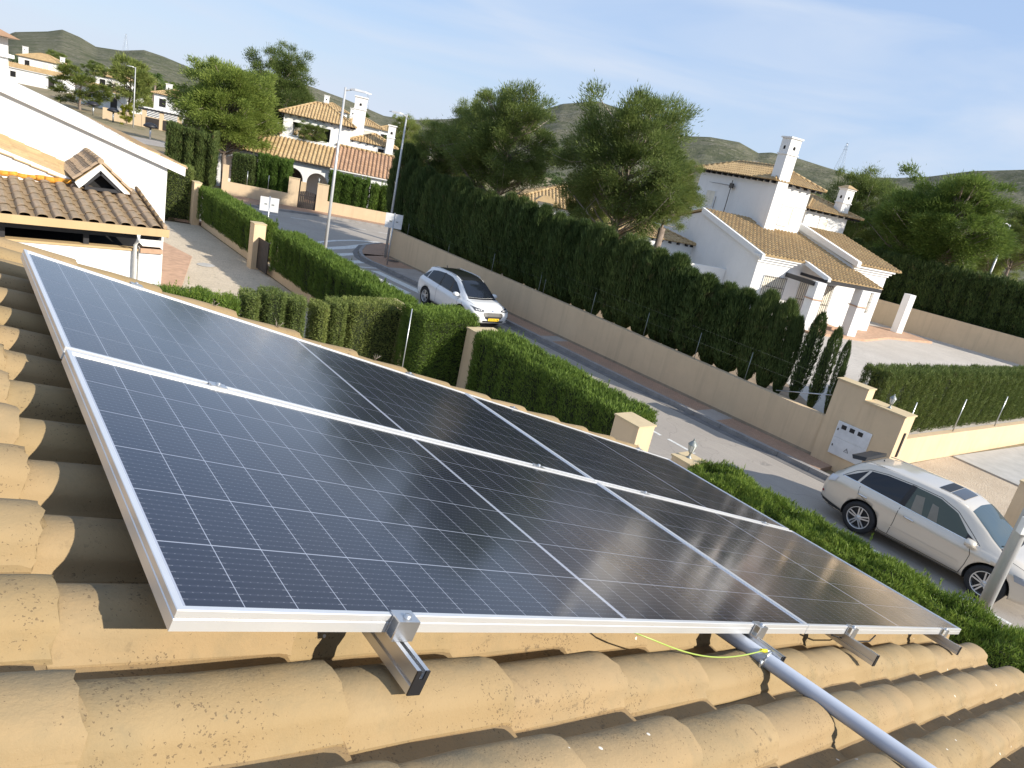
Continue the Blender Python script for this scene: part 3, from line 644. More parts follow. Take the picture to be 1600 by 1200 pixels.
# rails with clamps (roof frame)
def rail(u, v0, v1, label, plain=False):
    o = thing('mounting_rail', label, 'mounting rail', group='rails under the solar panels'); o.matrix_world = RF @ Matrix.Translation((u, 0, -.0365))
    s = .0135; hh = .047
    pr = [(-s, -hh), (s, -hh), (s, -.031), (s - .004, -.029), (s - .004, -.024), (s, -.022), (s, 0), (.0045, 0), (.0045, -.008), (.009, -.011), (.009, -.016), (-.009, -.016), (-.009, -.011), (-.0045, -.008), (-.0045, 0), (-s, 0), (-s, -.022), (-s + .004, -.024), (-s + .004, -.029), (-s, -.031)]
    mb = MB(); n = len(pr)
    for i in range(n): a, b = pr[i], pr[(i + 1) % n]; mb.poly([(a[0], v0, a[1]), (b[0], v0, b[1]), (b[0], v1, b[1]), (a[0], v1, a[1])], M_alu2)
    mb.build('rail', o)
    for v, d in ((v0, -.003), (v1, .003)):
        e = MB(); a, b = min(v, v + d), max(v, v + d); e.box(-s - .0005, s + .0005, a, b, -hh - .0005, -.016, M_blackpl); e.box(-s - .0005, -.0048, a, b, -.016, .0005, M_blackpl); e.box(.0048, s + .0005, a, b, -.016, .0005, M_blackpl); e.build('end_cap', o)
    for v in (.25, 1.1, 2.0): MB().box(-.02, .02, v - .02, v + .02, -.10, -.0475, M_alu2).build('bracket', o)
    def clampz(v, end=0):
        c = MB()
        if end:
            sg = -end   # -1 front edge, +1 back edge
            a = v + sg * .0; f = lambda y: v + sg * y
            q = [(f(-.011), .038), (f(.026), .038), (f(.026), .008), (f(.020), .002), (f(.003), .002), (f(.003), .012), (f(.021), .014), (f(.021), .0335), (f(.0015), .0335), (f(.0015), .0375), (f(-.011), .0375)]
            c.box(-.0235, .0235, min(f(-.011), f(.026)), max(f(-.011), f(.026)), .0372, .0405, M_alu2)
            c.box(-.0235, .0235, min(f(.0225), f(.026)), max(f(.0225), f(.026)), .004, .0374, M_alu2); c.box(-.0235, .0235, min(f(.0015), f(.026)), max(f(.0015), f(.026)), .0005, .0042, M_alu2)
            c.box(-.0235, .0235, min(f(.0012), f(.004)), max(f(.0012), f(.004)), .004, .0374, M_alu2)
            bv = f(.0125)
        else:
            c.box(-.025, .025, v - .018, v + .018, .0372, .0402, M_alu2); c.box(-.025, .025, v - .0075, v + .0075, .001, .0374, M_alu2); bv = v
        c_ = c.build('clamp', o)
        b = MB().lathe([(0, .0475), (.0042, .0475), (.0065, .0465), (.0068, .0405), (.0095, .0405), (.0095, .0398)], M_metal, 12, org=(0, 0, 0)); bb = b.build('bolt', o); bb.location = (0, bv, 0)
    clampz(0, 1); clampz(PW + GAPV / 2); clampz(2 * PW + GAPV, -1)
    return o
rail(.405, -.105, 2.40, 'leftmost silver rail poking out under the front panel edge with a black end cap')
rail(1.86, -.115, 2.40, 'second silver rail beside the grey pipe')
rail(2.71, -.135, 2.40, 'third silver rail poking out beneath the right front panel')
rail(4.15, -.11, 2.40, 'rightmost silver rail near the panel corner by the hedge')
def rfbuild(mb, name, label=None, cat=None, parent=None):
    o = mb.build(name, parent)
    if parent is None: o.matrix_world = RF; tag(o, label, cat)
    return o
pp = thing('conduit_pipe', 'pale grey plastic pipe running from under the panels over the tiles', 'pipe'); pp.matrix_world = RF
MB().tube([(1.70, .75, -.072), (1.765, .35, -.072), (1.82, .0, -.071), (1.895, -.52, -.070), (1.96, -.98, -.068)], .0245, M_pipe, 20).build('tube', pp)
mb = MB(); d_ = Vector((.07, -.49, 0)).normalized()
cl = [(1.832 + .0275 * math.cos(a) * 1, -.085 + .0275 * math.cos(a) * .14, -.071 + .0275 * math.sin(a)) for a in np.linspace(0, 2 * math.pi, 17)]
mb.tube(cl, .0035, M_metal, 6); mb.box(1.855, 1.875, -.096, -.078, -.075, -.045, M_metal); mb.tube([(1.80, -.085, -.095), (1.80, -.085, -.07)], .005, M_metal, 6); mb.build('pipe_clip', pp)
wr = thing('earth_wire', 'yellow-green earthing wire hanging below the panel edge', 'wire'); wr.matrix_world = RF
pts = []
for i in range(15):
    s_ = i / 14; pts.append((1.25 + .555 * s_, -.012 - .05 * math.sin(s_ * 1.6) - .01 * s_, -.045 - .03 * math.sin(math.pi * s_) + .0 * s_))
MB().tube([(1.10, .10, -.05)] + pts, .0021, M_yg, 8).build('wire', wr)
MB().tube([(1.80, -.068, -.047), (1.825, -.074, -.045)], .0058, M_yel, 8).build('cable_lug', wr)
MB().tube([(1.826, -.074, -.045), (1.842, -.078, -.043)], .0035, M_metal, 6).build('terminal', wr)
cb = tag(MB().tube([(2.62, .02, -.055), (2.80, -.012, -.062), (2.98, -.016, -.060), (3.12, .01, -.05)], .003, M_blackpl, 6).build('cable'), 'short black cable drooping under the right front panel', 'cable'); cb.matrix_world = RF

# ------------------------------------------------ roofs of tiles further away
def rows_roof(origin, ev, uv, W, tfun, pitch=.24, step=.40, hgt=.055, mat=None, t0=lambda s: 0.0, nseg=4, lip=.018):
    """barrel tile columns as real relief; ev unit along eave, uv unit upslope, tfun(s)->length"""
    ev = Vector(ev).normalized(); uv = Vector(uv).normalized(); n = ev.cross(uv).normalized(); 
    if n.z < 0: n = -n
    O = Vector(origin); V = []; F = []
    cols = max(1, round(W / pitch)); p = W / cols
    for ci in range(cols):
        s0 = ci * p; sm = s0 + p * .5; a = t0(sm); b = tfun(sm)
        if b - a < .08: continue
        k = max(1, int(math.ceil((b - a) / step)))
        prof_ = [(0, -.008), (.04 * p, .0)] + [(p * (.04 + .68 * i / nseg), hgt * math.sin(math.pi * i / nseg) ** .8) for i in range(1, nseg)] + [(p * .74, .0), (p * .87, -.018), (p, -.008)]
        m = len(prof_); jt = random.uniform(-.02, .02)
        for r in range(k):
            ta = a + (b - a) * r / k; tb = a + (b - a) * (r + 1) / k; base = len(V); dz = random.uniform(0, .008)
            for tt, zz_ in ((ta, lip + dz), (tb + .01, 0)):
                for y, z in prof_: q = O + ev * (s0 + y) + uv * (tt + (jt if 0 < tt else 0)) + n * (z + zz_); V.append(tuple(q))
            for i in range(m - 1): F.append((base + i, base + i + 1, base + m + i + 1, base + m + i))
            # butt end
            b2 = len(V)
            for y, z in prof_: q = O + ev * (s0 + y) + uv * (ta + (jt if 0 < ta else 0)) + n * (min(z, 0) - .01); V.append(tuple(q))
            for i in range(m - 1): F.append((base + i, b2 + i, b2 + i + 1, base + i + 1))
    return V, F
class RoofJoin:
    def __init__(s): s.V = []; s.F = []
    def add(s, VF): b = len(s.V); s.V += VF[0]; s.F += [tuple(i + b for i in f) for f in VF[1]]
    def build(s, parent, mat, name='roof_tiles'):
        if not s.F: return None
        o = link(name, npmesh(name, s.V, s.F, [mat], smooth=False), parent); stuff(o); return o
def ridge_caps(mb, a, b, mat, r=.085, st=.38):
    a = Vector(a); b = Vector(b); L = (b - a).length; k = max(1, int(L / st)); 
    for i in range(k): mb.tube([a + (b - a) * (i / k), a + (b - a) * ((i + 1.08) / k)], r, mat, 8, r * .86)
def hip_roof(parent, x0, x1, y0, y1, z, rise, mat, over=.35, beams=True, name='roof'):
    """hip roof on an axis aligned rectangle in the parent frame"""
    x0 -= over; x1 += over; y0 -= over; y1 += over; W = x1 - x0; D = y1 - y0; h = min(W, D) / 2; sl = math.atan2(rise, h); L = h / math.cos(sl)
    RJ = RoofJoin(); c_, s_ = math.cos(sl), math.sin(sl)
    for o_, e_, u_, w_ in (((x0, y0, z), (1, 0, 0), (0, c_, s_), W), ((x1, y0, z), (0, 1, 0), (-c_, 0, s_), D), ((x1, y1, z), (-1, 0, 0), (0, -c_, s_), W), ((x0, y1, z), (0, -1, 0), (c_, 0, s_), D)):
        RJ.add(rows_roof(o_, e_, u_, w_, lambda s, w_=w_: max(0, min(s, w_ - s, h)) / c_))
    RJ.build(parent, mat)
    zr = z + rise; d = MB(); lo = [(x0 + .05, y0 + .05, z - .03), (x1 - .05, y0 + .05, z - .03), (x1 - .05, y1 - .05, z - .03), (x0 + .05, y1 - .05, z - .03)]
    if W >= D: r0, r1 = (x0 + h, (y0 + y1) / 2, zr - .03), (x1 - h, (y0 + y1) / 2, zr - .03)
    else: r0, r1 = ((x0 + x1) / 2, y0 + h, zr - .03), ((x0 + x1) / 2, y1 - h, zr - .03)
    if W >= D: fs = [[lo[0], lo[1], r1, r0], [lo[1], lo[2], r1], [lo[2], lo[3], r0, r1], [lo[3], lo[0], r0]]
    else: fs = [[lo[0], lo[1], r0], [lo[1], lo[2], r1, r0], [lo[2], lo[3], r1], [lo[3], lo[0], r0, r1]]
    for f in fs: d.poly(f, M_tan2)
    d.poly(lo[::-1], M_black); rf = d.build(name, parent)
    cp = MB(); up = .075
    def U(p): return (p[0], p[1], p[2] + up)
    ridge_caps(cp, U(r0), U(r1), mat)
    cs = [(x0, y0, z), (x1, y0, z), (x1, y1, z), (x0, y1, z)]; prs = [(0, r0), (1, r1), (2, r1), (3, r0)] if W >= D else [(0, r0), (1, r0), (2, r1), (3, r1)]
    for i, r_ in prs: ridge_caps(cp, (cs[i][0], cs[i][1], cs[i][2] + .05), U(r_), mat)
    cp.build('ridge_tiles', parent)
    if beams:
        bt = MB()
        for s in np.arange(x0 + .3, x1 - .2, .62): bt.box(s - .05, s + .05, y0 + .08, y0 + over + .02, z - .17, z - .045, M_black); bt.box(s - .05, s + .05, y1 - over - .02, y1 - .08, z - .17, z - .045, M_black)
        for s in np.arange(y0 + .3, y1 - .2, .62): bt.box(x0 + .08, x0 + over + .02, s - .05, s + .05, z - .17, z - .045, M_black); bt.box(x1 - over - .02, x1 - .08, s - .05, s + .05, z - .17, z - .045, M_black)
        bt.build('rafter_ends', parent)
    return rf
def window(parent, x, y, z, w, h, face='y-', mat=M_shutter, recess=.12, grille=False, name='window', sill=True):
    """window on a wall facing local -y or -x; a framed recess with shutter or grille"""
    o = bpy.data.objects.new(name, None)
    mb = MB(); fw = .05
    mb.box(0, w, -.025, .0, 0, h, M_void if grille else mat) if False else None
    f = MB(); f.box(-fw, 0, -.035, .004, -fw, h + fw, M_white); f.box(w, w + fw, -.035, .004, -fw, h + fw, M_white); f.box(0, w, -.035, .004, h, h + fw, M_white); f.box(-.0, w, -.05, .004, -fw, 0, M_white)
    fo = f.build(name, parent); fo.location = (x, y, z); fo.rotation_euler = (0, 0, {'y-': 0, 'x-': -math.pi / 2, 'y+': math.pi, 'x+': math.pi / 2}[face])
    MB().box(0.001, w - .001, -.012, -.003, .001, h - .001, mat).build('pane', fo)
    if grille:
        g = MB(); k = int(w / .14)
        for i in range(k + 1): g.box(i * w / k - .009, i * w / k + .009, -.10, -.082, -.04, h + .04, M_iron)
        for zz_ in (.0, h * .5, h): g.box(-.02, w + .02, -.101, -.081, zz_ - .012, zz_ + .012, M_iron)
        g.build('grille', fo)
    bpy.data.objects.remove(o); return fo
def chimney(parent, x, y, z0, z1, w=.75, d=.75, capm=M_white, roofed=False, taper=0):
    c = MB(); c.hull([(x - w / 2, y - d / 2, z0), (x + w / 2, y - d / 2, z0), (x + w / 2, y + d / 2, z0), (x - w / 2, y + d / 2, z0)], [(x - w / 2 + taper, y - d / 2 + taper, z1), (x + w / 2 - taper, y - d / 2 + taper, z1), (x + w / 2 - taper, y + d / 2 - taper, z1), (x - w / 2 + taper, y + d / 2 - taper, z1)], M_white)
    zb = z1 - .95; c.box(x - w / 2 - .05, x + w / 2 + .05, y - d / 2 - .05, y + d / 2 + .05, zb, zb + .07, M_white); c.box(x - w / 2 - .07, x + w / 2 + .07, y - d / 2 - .07, y + d / 2 + .07, z1 - .02, z1 + .07, M_white)
    ch = c.build('chimney', parent)
    v = MB()
    def arch(cx, cz, r=.09, hh=.12): return [(cx - r, cz - hh), (cx + r, cz - hh)] + [(cx + r * math.cos(a), cz + r * math.sin(a)) for a in np.linspace(0, math.pi, 7)]
    v.poly([(px_, y - d / 2 - .006, pz_) for px_, pz_ in arch(x, zb + .42)], M_void); v.build('vent', ch); v = MB(); v.poly([(x - w / 2 - .006, py_, pz_) for py_, pz_ in arch(y, zb + .42)], M_void)
    v.build('vent', ch)
    if roofed: 
        q = MB(); q.hull([(x - w / 2 - .14, y - d / 2 - .14, z1 + .07), (x + w / 2 + .14, y - d / 2 - .14, z1 + .07), (x + w / 2 + .14, y + d / 2 + .14, z1 + .07), (x - w / 2 - .14, y + d / 2 + .14, z1 + .07)], [(x - .1, y - .1, z1 + .30), (x + .1, y - .1, z1 + .30), (x + .1, y + .1, z1 + .30), (x - .1, y + .1, z1 + .30)], M_tilef); q.build('cap_tiles', ch)
    return ch

# ------------------------------------------------ neighbour house on the left (carport, gables, big white gable wall)
nb = thing('neighbour_house', 'neighbouring white house with a huge blank gable wall at the left', 'house', (0, 24, 0))
sl_ = math.tan(rad(16.5)); rx, rz_ = -1.2, 4.10 + (5.44 + 1.2) * sl_
MB().prism_y([(-7.8, 0), (5.44, 0), (5.44, 4.10), (rx, rz_), (-7.8, 4.10)], 0, 10.5, M_white).build('wall', nb)
rm = MB(); rm.prism_y([(5.93, 3.80), (5.93, 4.07), (rx, rz_ + .32), (rx, rz_ + .02)], -.16, 10.8, M_white); rm.prism_y([(-8.3, 4.02), (-8.3, 4.12), (rx - .001, rz_ + .32), (rx - .001, rz_ + .18)], -.16, 10.8, M_white); nroof = rm.build('roof', nb)
RJ = RoofJoin(); a_ = rad(16.5); RJ.add(rows_roof((6.0, 10.8, 4.02), (0, -1, 0), (-math.cos(a_), 0, math.sin(a_)), 10.95, lambda s: 7.45)); RJ.build(nb, M_tileg)
rv = MB(); 
for i in range(19): x = 5.95 - i * .385; z = 4.07 + i * .385 * sl_; rv.tube([(x, -.10, z + .02), (x - .40, -.10, z + .40 * sl_ - .01)], .05, M_tilef, 8)
rv.build('verge_tiles', nb)
MB().prism_y([(5.45, 3.98), (5.95, 3.90), (5.95, 4.0), (5.45, 4.10)], -.10, 10.6, M_tan2).build('soffit', nb)
MB().box(-6, 1.37, .12, 6, 3, 6.72, M_white).build('upper_wall', nb); MB().box(-6.05, 1.50, .02, 6.1, 6.22, 6.31, M_white).build('string_course', nb)
rt = MB(); rt.hull([(-6.4, -.25, 6.73), (1.62, -.25, 6.73), (1.62, 6.3, 6.73), (-6.4, 6.3, 6.73)], [(-3.2, 2.6, 8.0), (-1.6, 2.6, 8.0), (-1.6, 3.4, 8.0), (-3.2, 3.4, 8.0)], M_tilef2); rt.build('upper_roof', nb)
# low lean slab with tiles and white raking edge
sb = MB(); sb.prism_y([(-1.0, 3.62), (-1.0, 4.72 - .02), (2.60, 3.50), (2.76, 3.30), (2.60, 3.24)], -2.0, -.002, M_white); sb.prism_y([(-1, 2.2), (-1, 3.64), (2.62, 3.26), (2.62, 2.2)], -2.1, -.001, M_white); sb.build('lower_wall', nb)
RJ = RoofJoin(); a2 = rad(18.8); RJ.add(rows_roof((2.80, -.0, 3.62), (0, -1, -.14), (-math.cos(a2), 0, math.sin(a2)), 2.08, lambda s: 3.9, pitch=.2)); RJ.build(nb, M_tilef)
# small timber gable porch
MB().prism_y([(2.72, 3.36), (2.62, 3.50), (3.21, 4.06), (3.95, 3.36), (3.80, 3.36), (3.21, 3.90), (2.86, 3.50)], -2.56, -2.50, M_white).build('gable_edge', nb)
tm = MB()
tm.bar((2.84, -2.48, 3.44), (3.22, -2.48, 3.84), .09, .09, M_black); tm.bar((3.22, -2.48, 3.84), (3.72, -2.48, 3.40), .09, .09, M_black); tm.bar((2.86, -2.46, 3.385), (3.70, -2.46, 3.385), .09, .09, M_black); tm.bar((3.22, -2.45, 3.42), (3.22, -2.45, 3.80), .06, .06, M_black)
tm.build('truss', nb); MB().prism_y([(2.9, 3.40), (3.21, 3.83), (3.66, 3.40)], -2.2, -.01, M_void).build('porch_interior', nb)
RJ = RoofJoin(); 
RJ.add(rows_roof((2.60, -2.52, 3.56), (0, 1, 0), (.735, 0, .678), 2.5, lambda s: .86, pitch=.21)); RJ.add(rows_roof((3.98, -.02, 3.42), (0, -1, 0), (-.735, 0, .678), 2.5, lambda s: 1.02, pitch=.21)); RJ.build(nb, M_tileg)
q = MB(); q.prism_y([(2.64, 3.54), (3.22, 4.08), (3.95, 3.40), (3.90, 3.38), (3.22, 4.0), (2.70, 3.50)], -2.50, -.01, M_tan2); q.build('porch_roof_deck', nb)
cp_ = MB(); ridge_caps(cp_, (3.22, -2.52, 4.14), (3.22, -.05, 4.14), M_tileg, .08); cp_.build('ridge_tiles', nb)

# carport with individual tiles
cp = thing('carport', 'low carport with weathered grey-brown tiled roof and tan fascia at the left', 'carport', (0, 18.75, 0))
s7 = rad(6.9); deck = MB().box(-6, 4.30, .02, 3.62, -.09, -.02, M_black).build('roof', cp); deck.location = (0, .0, 2.93); deck.rotation_euler = (s7, 0, 0)
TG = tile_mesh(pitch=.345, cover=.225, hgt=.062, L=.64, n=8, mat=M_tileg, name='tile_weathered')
for c_i in range(11):
    for r_i in range(6):
        x = 4.30 - .345 * (c_i + 1); o = inst('tile', TG, deck, (x + .0, .03 + .585 * r_i, .02 + random.uniform(-.002, .003)), (random.uniform(-.01, .01), random.uniform(-.01, .01), -math.pi / 2 + random.uniform(-.012, .012)))
stf = MB(); stuff(rows_roof and link('outer_tiles', npmesh('outer_tiles', *rows_roof((-6, .02, 0), (1, 0, 0), (0, 1, 0), 6.48, lambda s: 3.55, pitch=.345, step=.585, hgt=.062), [M_tileg]), deck))
MB().box(-6, 4.36, -.06, -.02, 2.78, 2.975, M_tan2).build('fascia', cp); MB().box(4.31, 4.35, -.02, 3.4, 2.76, 2.95, M_tan2).build('side_fascia', cp)
vt = MB(); 
for i in range(8): vt.tube([(4.27, .0 + i * .45, 3.02 + i * .45 * math.tan(s7)), (4.27, .48 + i * .45, 3.0 + (i + 1.07) * .45 * math.tan(s7))], .05, M_tileg, 8)
vt.build('verge_tiles', cp)
om = MB()
for i in range(26): x = -2.6 + i * .20; om.tube([(x, 3.20 + random.uniform(-.03, .03), 3.42), (x + .21, 3.20 + random.uniform(-.03, .03), 3.42 + random.uniform(-.01, .02))], random.uniform(.055, .085), M_orange, 7)
om.build('ridge_mortar', cp)
MB().box(2.62, 4.28, 3.40, 3.62, 2.4, 3.40, M_white).build('rear_wall', cp)
MB().box(-6, 3.70, .38, .60, 0, 2.28, M_white).build('wall', cp); MB().box(-6, 3.74, .34, .64, 2.28, 2.33, M_tan2).build('wall_cap', cp)
MB().box(3.78, 4.30, .42, .62, 0, 2.36, M_white).build('pier', cp); MB().box(3.80, 4.32, .36, .66, 2.24, 2.36, M_terr).build('pier_band', cp)
MB().box(-6, 4.3, .45, .57, 2.58, 2.76, M_black).build('beam', cp); MB().box(-6, 4.3, 3.3, 3.4, 0, 3.0, M_void).build('back_wall', cp)
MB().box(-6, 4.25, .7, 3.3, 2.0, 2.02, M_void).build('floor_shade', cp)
MB().tube([(3.66, -.05, 2.78), (3.66, .0, 2.62), (3.66, .30, 2.45), (3.66, .30, .1)], .045, M_pipew, 10).build('downpipe', cp)
for x in (-.9, .9, 2.6): MB().box(x - .06, x + .06, .48, .6, 2.33, 2.6, M_black).build('post', cp)

# ------------------------------------------------ white house on the right
rh = thing('house', 'white two-storey house with tall chimney and sandy tiled roofs behind the cypress row', 'house', (44.07, 18.53, 1.0), rad(-17))
def B(par, *a, name='wall'): return MB().box(*a).build(name, par)
sl = math.tan(rad(14.3)); 
# ground floor volumes (local: x right along the sunlit front, y back)
MB().prism_x([(0, -.2), (0, 3.30), (6.05, 3.30 + 6.05 * sl), (11.5, 3.4), (11.5, -.2)], -9.7, -2.9, M_white).build('wall', rh)
MB().prism_x([(0.004, -.2), (0.004, 3.72), (5.2, 3.72 + 5.2 * sl), (11.5, 3.6), (11.5, -.2)], -2.9, .04, M_white).build('wall', rh)
RJ = RoofJoin(); ca, sa = math.cos(rad(14.3)), math.sin(rad(14.3))
RJ.add(rows_roof((-9.72, -.33, 3.40), (1, 0, 0), (0, ca, sa), 6.85, lambda s: 6.55, pitch=.27, hgt=.085, lip=.035))
RJ.add(rows_roof((-2.72, -.36, 3.86), (1, 0, 0), (0, ca, sa), 3.42, lambda s: 5.6, pitch=.27, hgt=.085, lip=.035))
RJ.add(rows_roof((-6.62, -2.30, 2.88), (1, 0, 0), (0, ca, sa), 4.05, lambda s: 2.15, pitch=.27, hgt=.085, lip=.035))
RJ.build(rh, M_tilef)
dk = MB(); 
dk.prism_x([(-.3, 3.34), (-.3, 3.40), (6.05, 3.40 + 6.35 * sl - .02), (6.05, 3.3 + 6.35 * sl)], -9.78, -2.86, M_tan2); dk.prism_x([(-.3, 3.80), (-.3, 3.85), (5.1, 3.84 + 5.4 * sl), (5.1, 3.7 + 5.4 * sl)], -2.8, .66, M_tan2)
dk.prism_x([(6.05, 3.3 + 6.3 * sl), (6.05, 3.42 + 6.3 * sl), (11.9, 3.55), (11.9, 3.4)], -9.8, .3, M_tilef); dk.build('roof', rh)
tr = MB()   # raking white edges
tr.prism_x([(-.42, 3.12), (-.42, 3.44), (6.05, 3.44 + 6.4 * sl), (6.05, 3.12 + 6.4 * sl)], -9.88, -9.70, M_white); tr.build('gable_edge', rh); tr = MB()
tr.prism_x([(-.42, 3.70), (-.42, 4.02), (5.15, 4.02 + 5.5 * sl), (5.15, 3.62 + 5.5 * sl)], -3.02, -2.74, M_white); tr.build('gable_edge', rh); tr = MB()
tr.prism_x([(-2.32, 2.76), (-2.32, 2.98), (-.2, 3.52), (-.2, 3.30)], -6.72, -6.52, M_white); tr.build('gable_edge', rh)
cr = MB()   # stepped cornices
for k, (o, z) in enumerate(((.07, 2.98), (.16, 3.12), (.26, 3.26))): cr.box(-9.7 - .0, -6.56, -o, .001 + .002 * k, z, z + .139, M_white); cr.box(-9.7 - o, -9.699, -o, .0 + .25, z + .001, z + .138, M_white)
cr.build('cornice', rh); cr = MB()
for k, (o, z) in enumerate(((.07, 3.42), (.16, 3.56), (.27, 3.70))): cr.box(-2.9, .04 + o, -o, .002 * k, z, z + .139, M_white); cr.box(.04, .04 + o, .002 * k, 5.0, z + .001, z + .138, M_white)
cr.build('cornice', rh)
B(rh, -9.3, .10, -2.6, .01, -.16, .02, M_terr, name='plinth') if False else None
MB().prism_z([(-7.3, -2.75), (-3.0, -2.75), (1.0, -.9), (5.6, -.3), (5.6, 2.4), (-.1, 2.4), (-.1, .02), (-7.3, .02)], -.12, .03, M_terr).build('terrace', rh)
MB().box(-5.9, -3.5, -1.2, .0, .03, .17, M_terr).build('step', rh)
# porch: recessed back wall, pillars, beams
for x0, x1 in ((-7.42, -6.72), (-4.12, -3.45)):
    c = MB().box(x0, x0 + .62, -2.42, -1.85, -.1, 2.66, M_white).build('porch_pillar', rh); MB().box(x0 - .06, x0 + .68, -2.48, -1.79, 1.70, 1.76, M_terr).build('pillar_band', c)
pb = MB(); pb.box(-6.75, -2.62, -2.30, -2.12, 2.66, 2.84, M_black); pb.box(-7.55, -7.36, -2.2, -.01, 2.42, 2.66, M_black); pb.box(-6.52, -6.40, -2.2, -.01, 2.66, 2.82, M_black); pb.build('porch_beam', rh)
MB().prism_x([(-2.1, 2.84), (-2.1, 2.88), (-.2, 3.33), (-.2, 3.29)], -6.5, -2.65, M_black).build('porch_ceiling', rh)
window(rh, -8.95, -.0, 1.15, 1.55, 1.15, grille=True); window(rh, -6.35, -.0, .30, .60, 2.05, grille=True, name='door', mat=M_shutter); window(rh, -4.52, -.0, .12, .72, 2.2, grille=True, name='door'); window(rh, -1.15, -.0, 1.2, .55, 1.15, grille=True)
MB().box(-3.48, -3.30, -.9, .0, -.0, 3.3, M_white).build('porch_side_wall', rh) if False else None
# upper floor
MB().box(-6.35, -3.4, 4.6, 12.3, 3.4, 7.42, M_white).build('upper_wall', rh)
hip_roof(rh, -6.35, -3.4 + .4, 4.6, 12.3, 7.50, .95, M_tilef, .42)
MB().box(-6.37, -3.36, 4.56, 4.62, 6.26, 6.32, M_white).build('string_course', rh)
window(rh, -5.20, 4.6, 5.05, .85, 1.15); fo = window(rh, -6.35, 11.0, 5.25, .95, .95, 'x-')
chimney(rh, -6.02, 4.62, 4.4, 10.0, .80, .80)
# second upper volume
MB().box(-.1, 3.7, 8.0, 12.5, 3.4, 6.30, M_white).build('upper_wall', rh); hip_roof(rh, -.1, 4.2, 8.0, 12.5, 6.46, .95, M_tilef, .5)
MB().box(-3.4, -.1, 8.9, 12.2, 3.4, 6.0, M_white).build('upper_wall', rh)
window(rh, 1.3, 8.0, 5.0, .7, .95); chimney(rh, 3.1, 8.3, 6.2, 8.25, .72, .72, roofed=True)
chimney(rh, -1.6, 11.0, 5.8, 7.6, .6, .6)
MB().box(.04, 3.9, 5.2, 11.9, -.2, 3.5, M_white).build('wall', rh); hip_roof(rh, .4, 3.7, 5.3, 11.7, 3.5, .9, M_tilef, .3)
# annex on the left rear, and low boundary wall
MB().box(-14.6, -9.7, 6.2, 12.0, -.2, 2.7, M_white).build('annex_wall', rh); hip_roof(rh, -14.6, -9.9, 6.2, 12.0, 2.75, .8, M_tilef, .3)
MB().box(-12.6, -9.72, 2.4, 2.6, -.2, 2.0, M_white).build('yard_wall', rh)
# TV aerial on the shaded wall
an = MB(); an.tube([(-6.55, 8.35, 4.9), (-6.55, 8.35, 7.1)], .025, M_iron, 6); an.tube([(-6.55, 8.0, 6.75), (-6.55, 10.6, 6.75)], .018, M_iron, 5)
for y in np.arange(8.9, 10.6, .28): an.tube([(-6.7, y, 6.75), (-6.4, y, 6.75)], .008, M_iron, 4)
an.box(-6.6, -6.5, 8.15, 8.5, 6.6, 6.9, M_iron); an.tube([(-6.45, 9.75, 5.1), (-6.45, 9.75, 5.9)], .02, M_iron, 6); an.build('aerial', rh)
fcx = thing('pergola_post', 'free-standing square white pillar right of the white house', 'pillar', (48.35, 18.55, .95), rad(-17)); MB().box(-.25, .25, -.25, .25, 0, 2.62, M_white).build('pillar', fcx)

# ------------------------------------------------ house across the junction
oh = thing('house', 'white house with arches and ochre tiled roofs across the street junction', 'house', (15.0, 50.7, 0), rad(-27.26))
# arcade wall with arches
def arch_wall(parent, x0, x1, y, z1, arches, mat, th=.3, name='arcade'):
    mb = MB(); xs = sorted(arches); cur = x0
    for (c, r, spring) in xs:
        if c - r > cur: mb.box(cur, c - r, y, y + th, 0, z1, mat)
        N_ = 12; pts = [(c - r * math.cos(math.pi * i / N_), spring + r * math.sin(math.pi * i / N_)) for i in range(N_ + 1)]
        for (a, b), (c2, d) in zip(pts[:-1], pts[1:]): mb.hull([(a, y, b), (c2, y, d), (c2, y + th, d), (a, y + th, b)], [(a, y, z1), (c2, y, z1), (c2, y + th, z1), (a, y + th, z1)], mat)
        cur = c + r
    mb.box(cur, x1, y, y + th, 0, z1, mat); mb.build(name, parent)
arch_wall(oh, -4.0, 6.7, 5.0, 2.95, [(-2.4, .85, 1.55), (-.2, .85, 1.55), (2.05, .85, 1.55), (3.95, .85, 1.55), (5.85, .78, 1.55)], M_white)
MB().box(3.0 - .2, 3.0 + .2, 4.93, 4.999, 0, 1.5, M_tan).build('pillar_facing', oh); MB().box(4.70, 5.1, 4.93, 4.999, 0, 1.5, M_tan).build('pillar_facing', oh)
MB().box(-4, 6.7, 7.3, 12, 0, 3.4, M_white).build('wall', oh); MB().box(-4, 6.7, 5.3, 7.3, .0, .15, M_terr).build('porch_floor', oh)
window(oh, .6, 7.3, 1.0, 1.0, 1.1); window(oh, 3.6, 7.3, .3, .9, 2.0, name='door', mat=M_gate)
MB().box(6.7, 11.6, 4.75, 12, 0, 2.9, M_white).build('wall', oh)
RJ = RoofJoin(); a_ = rad(25); ca, sa = math.cos(a_), math.sin(a_)
RJ.add(rows_roof((-4.3, 4.62, 2.98), (1, 0, 0), (0, ca, sa), 11.0, lambda s: 3.2, pitch=.30, hgt=.075)); RJ.build(oh, M_tilef, 'roof_tiles')
RJ = RoofJoin(); RJ.add(rows_roof((6.72, 4.5, 2.95), (1, 0, 0), (0, ca, sa), 5.1, lambda s: 3.75, pitch=.30, hgt=.075)); RJ.build(oh, M_tilef2, 'roof_tiles')
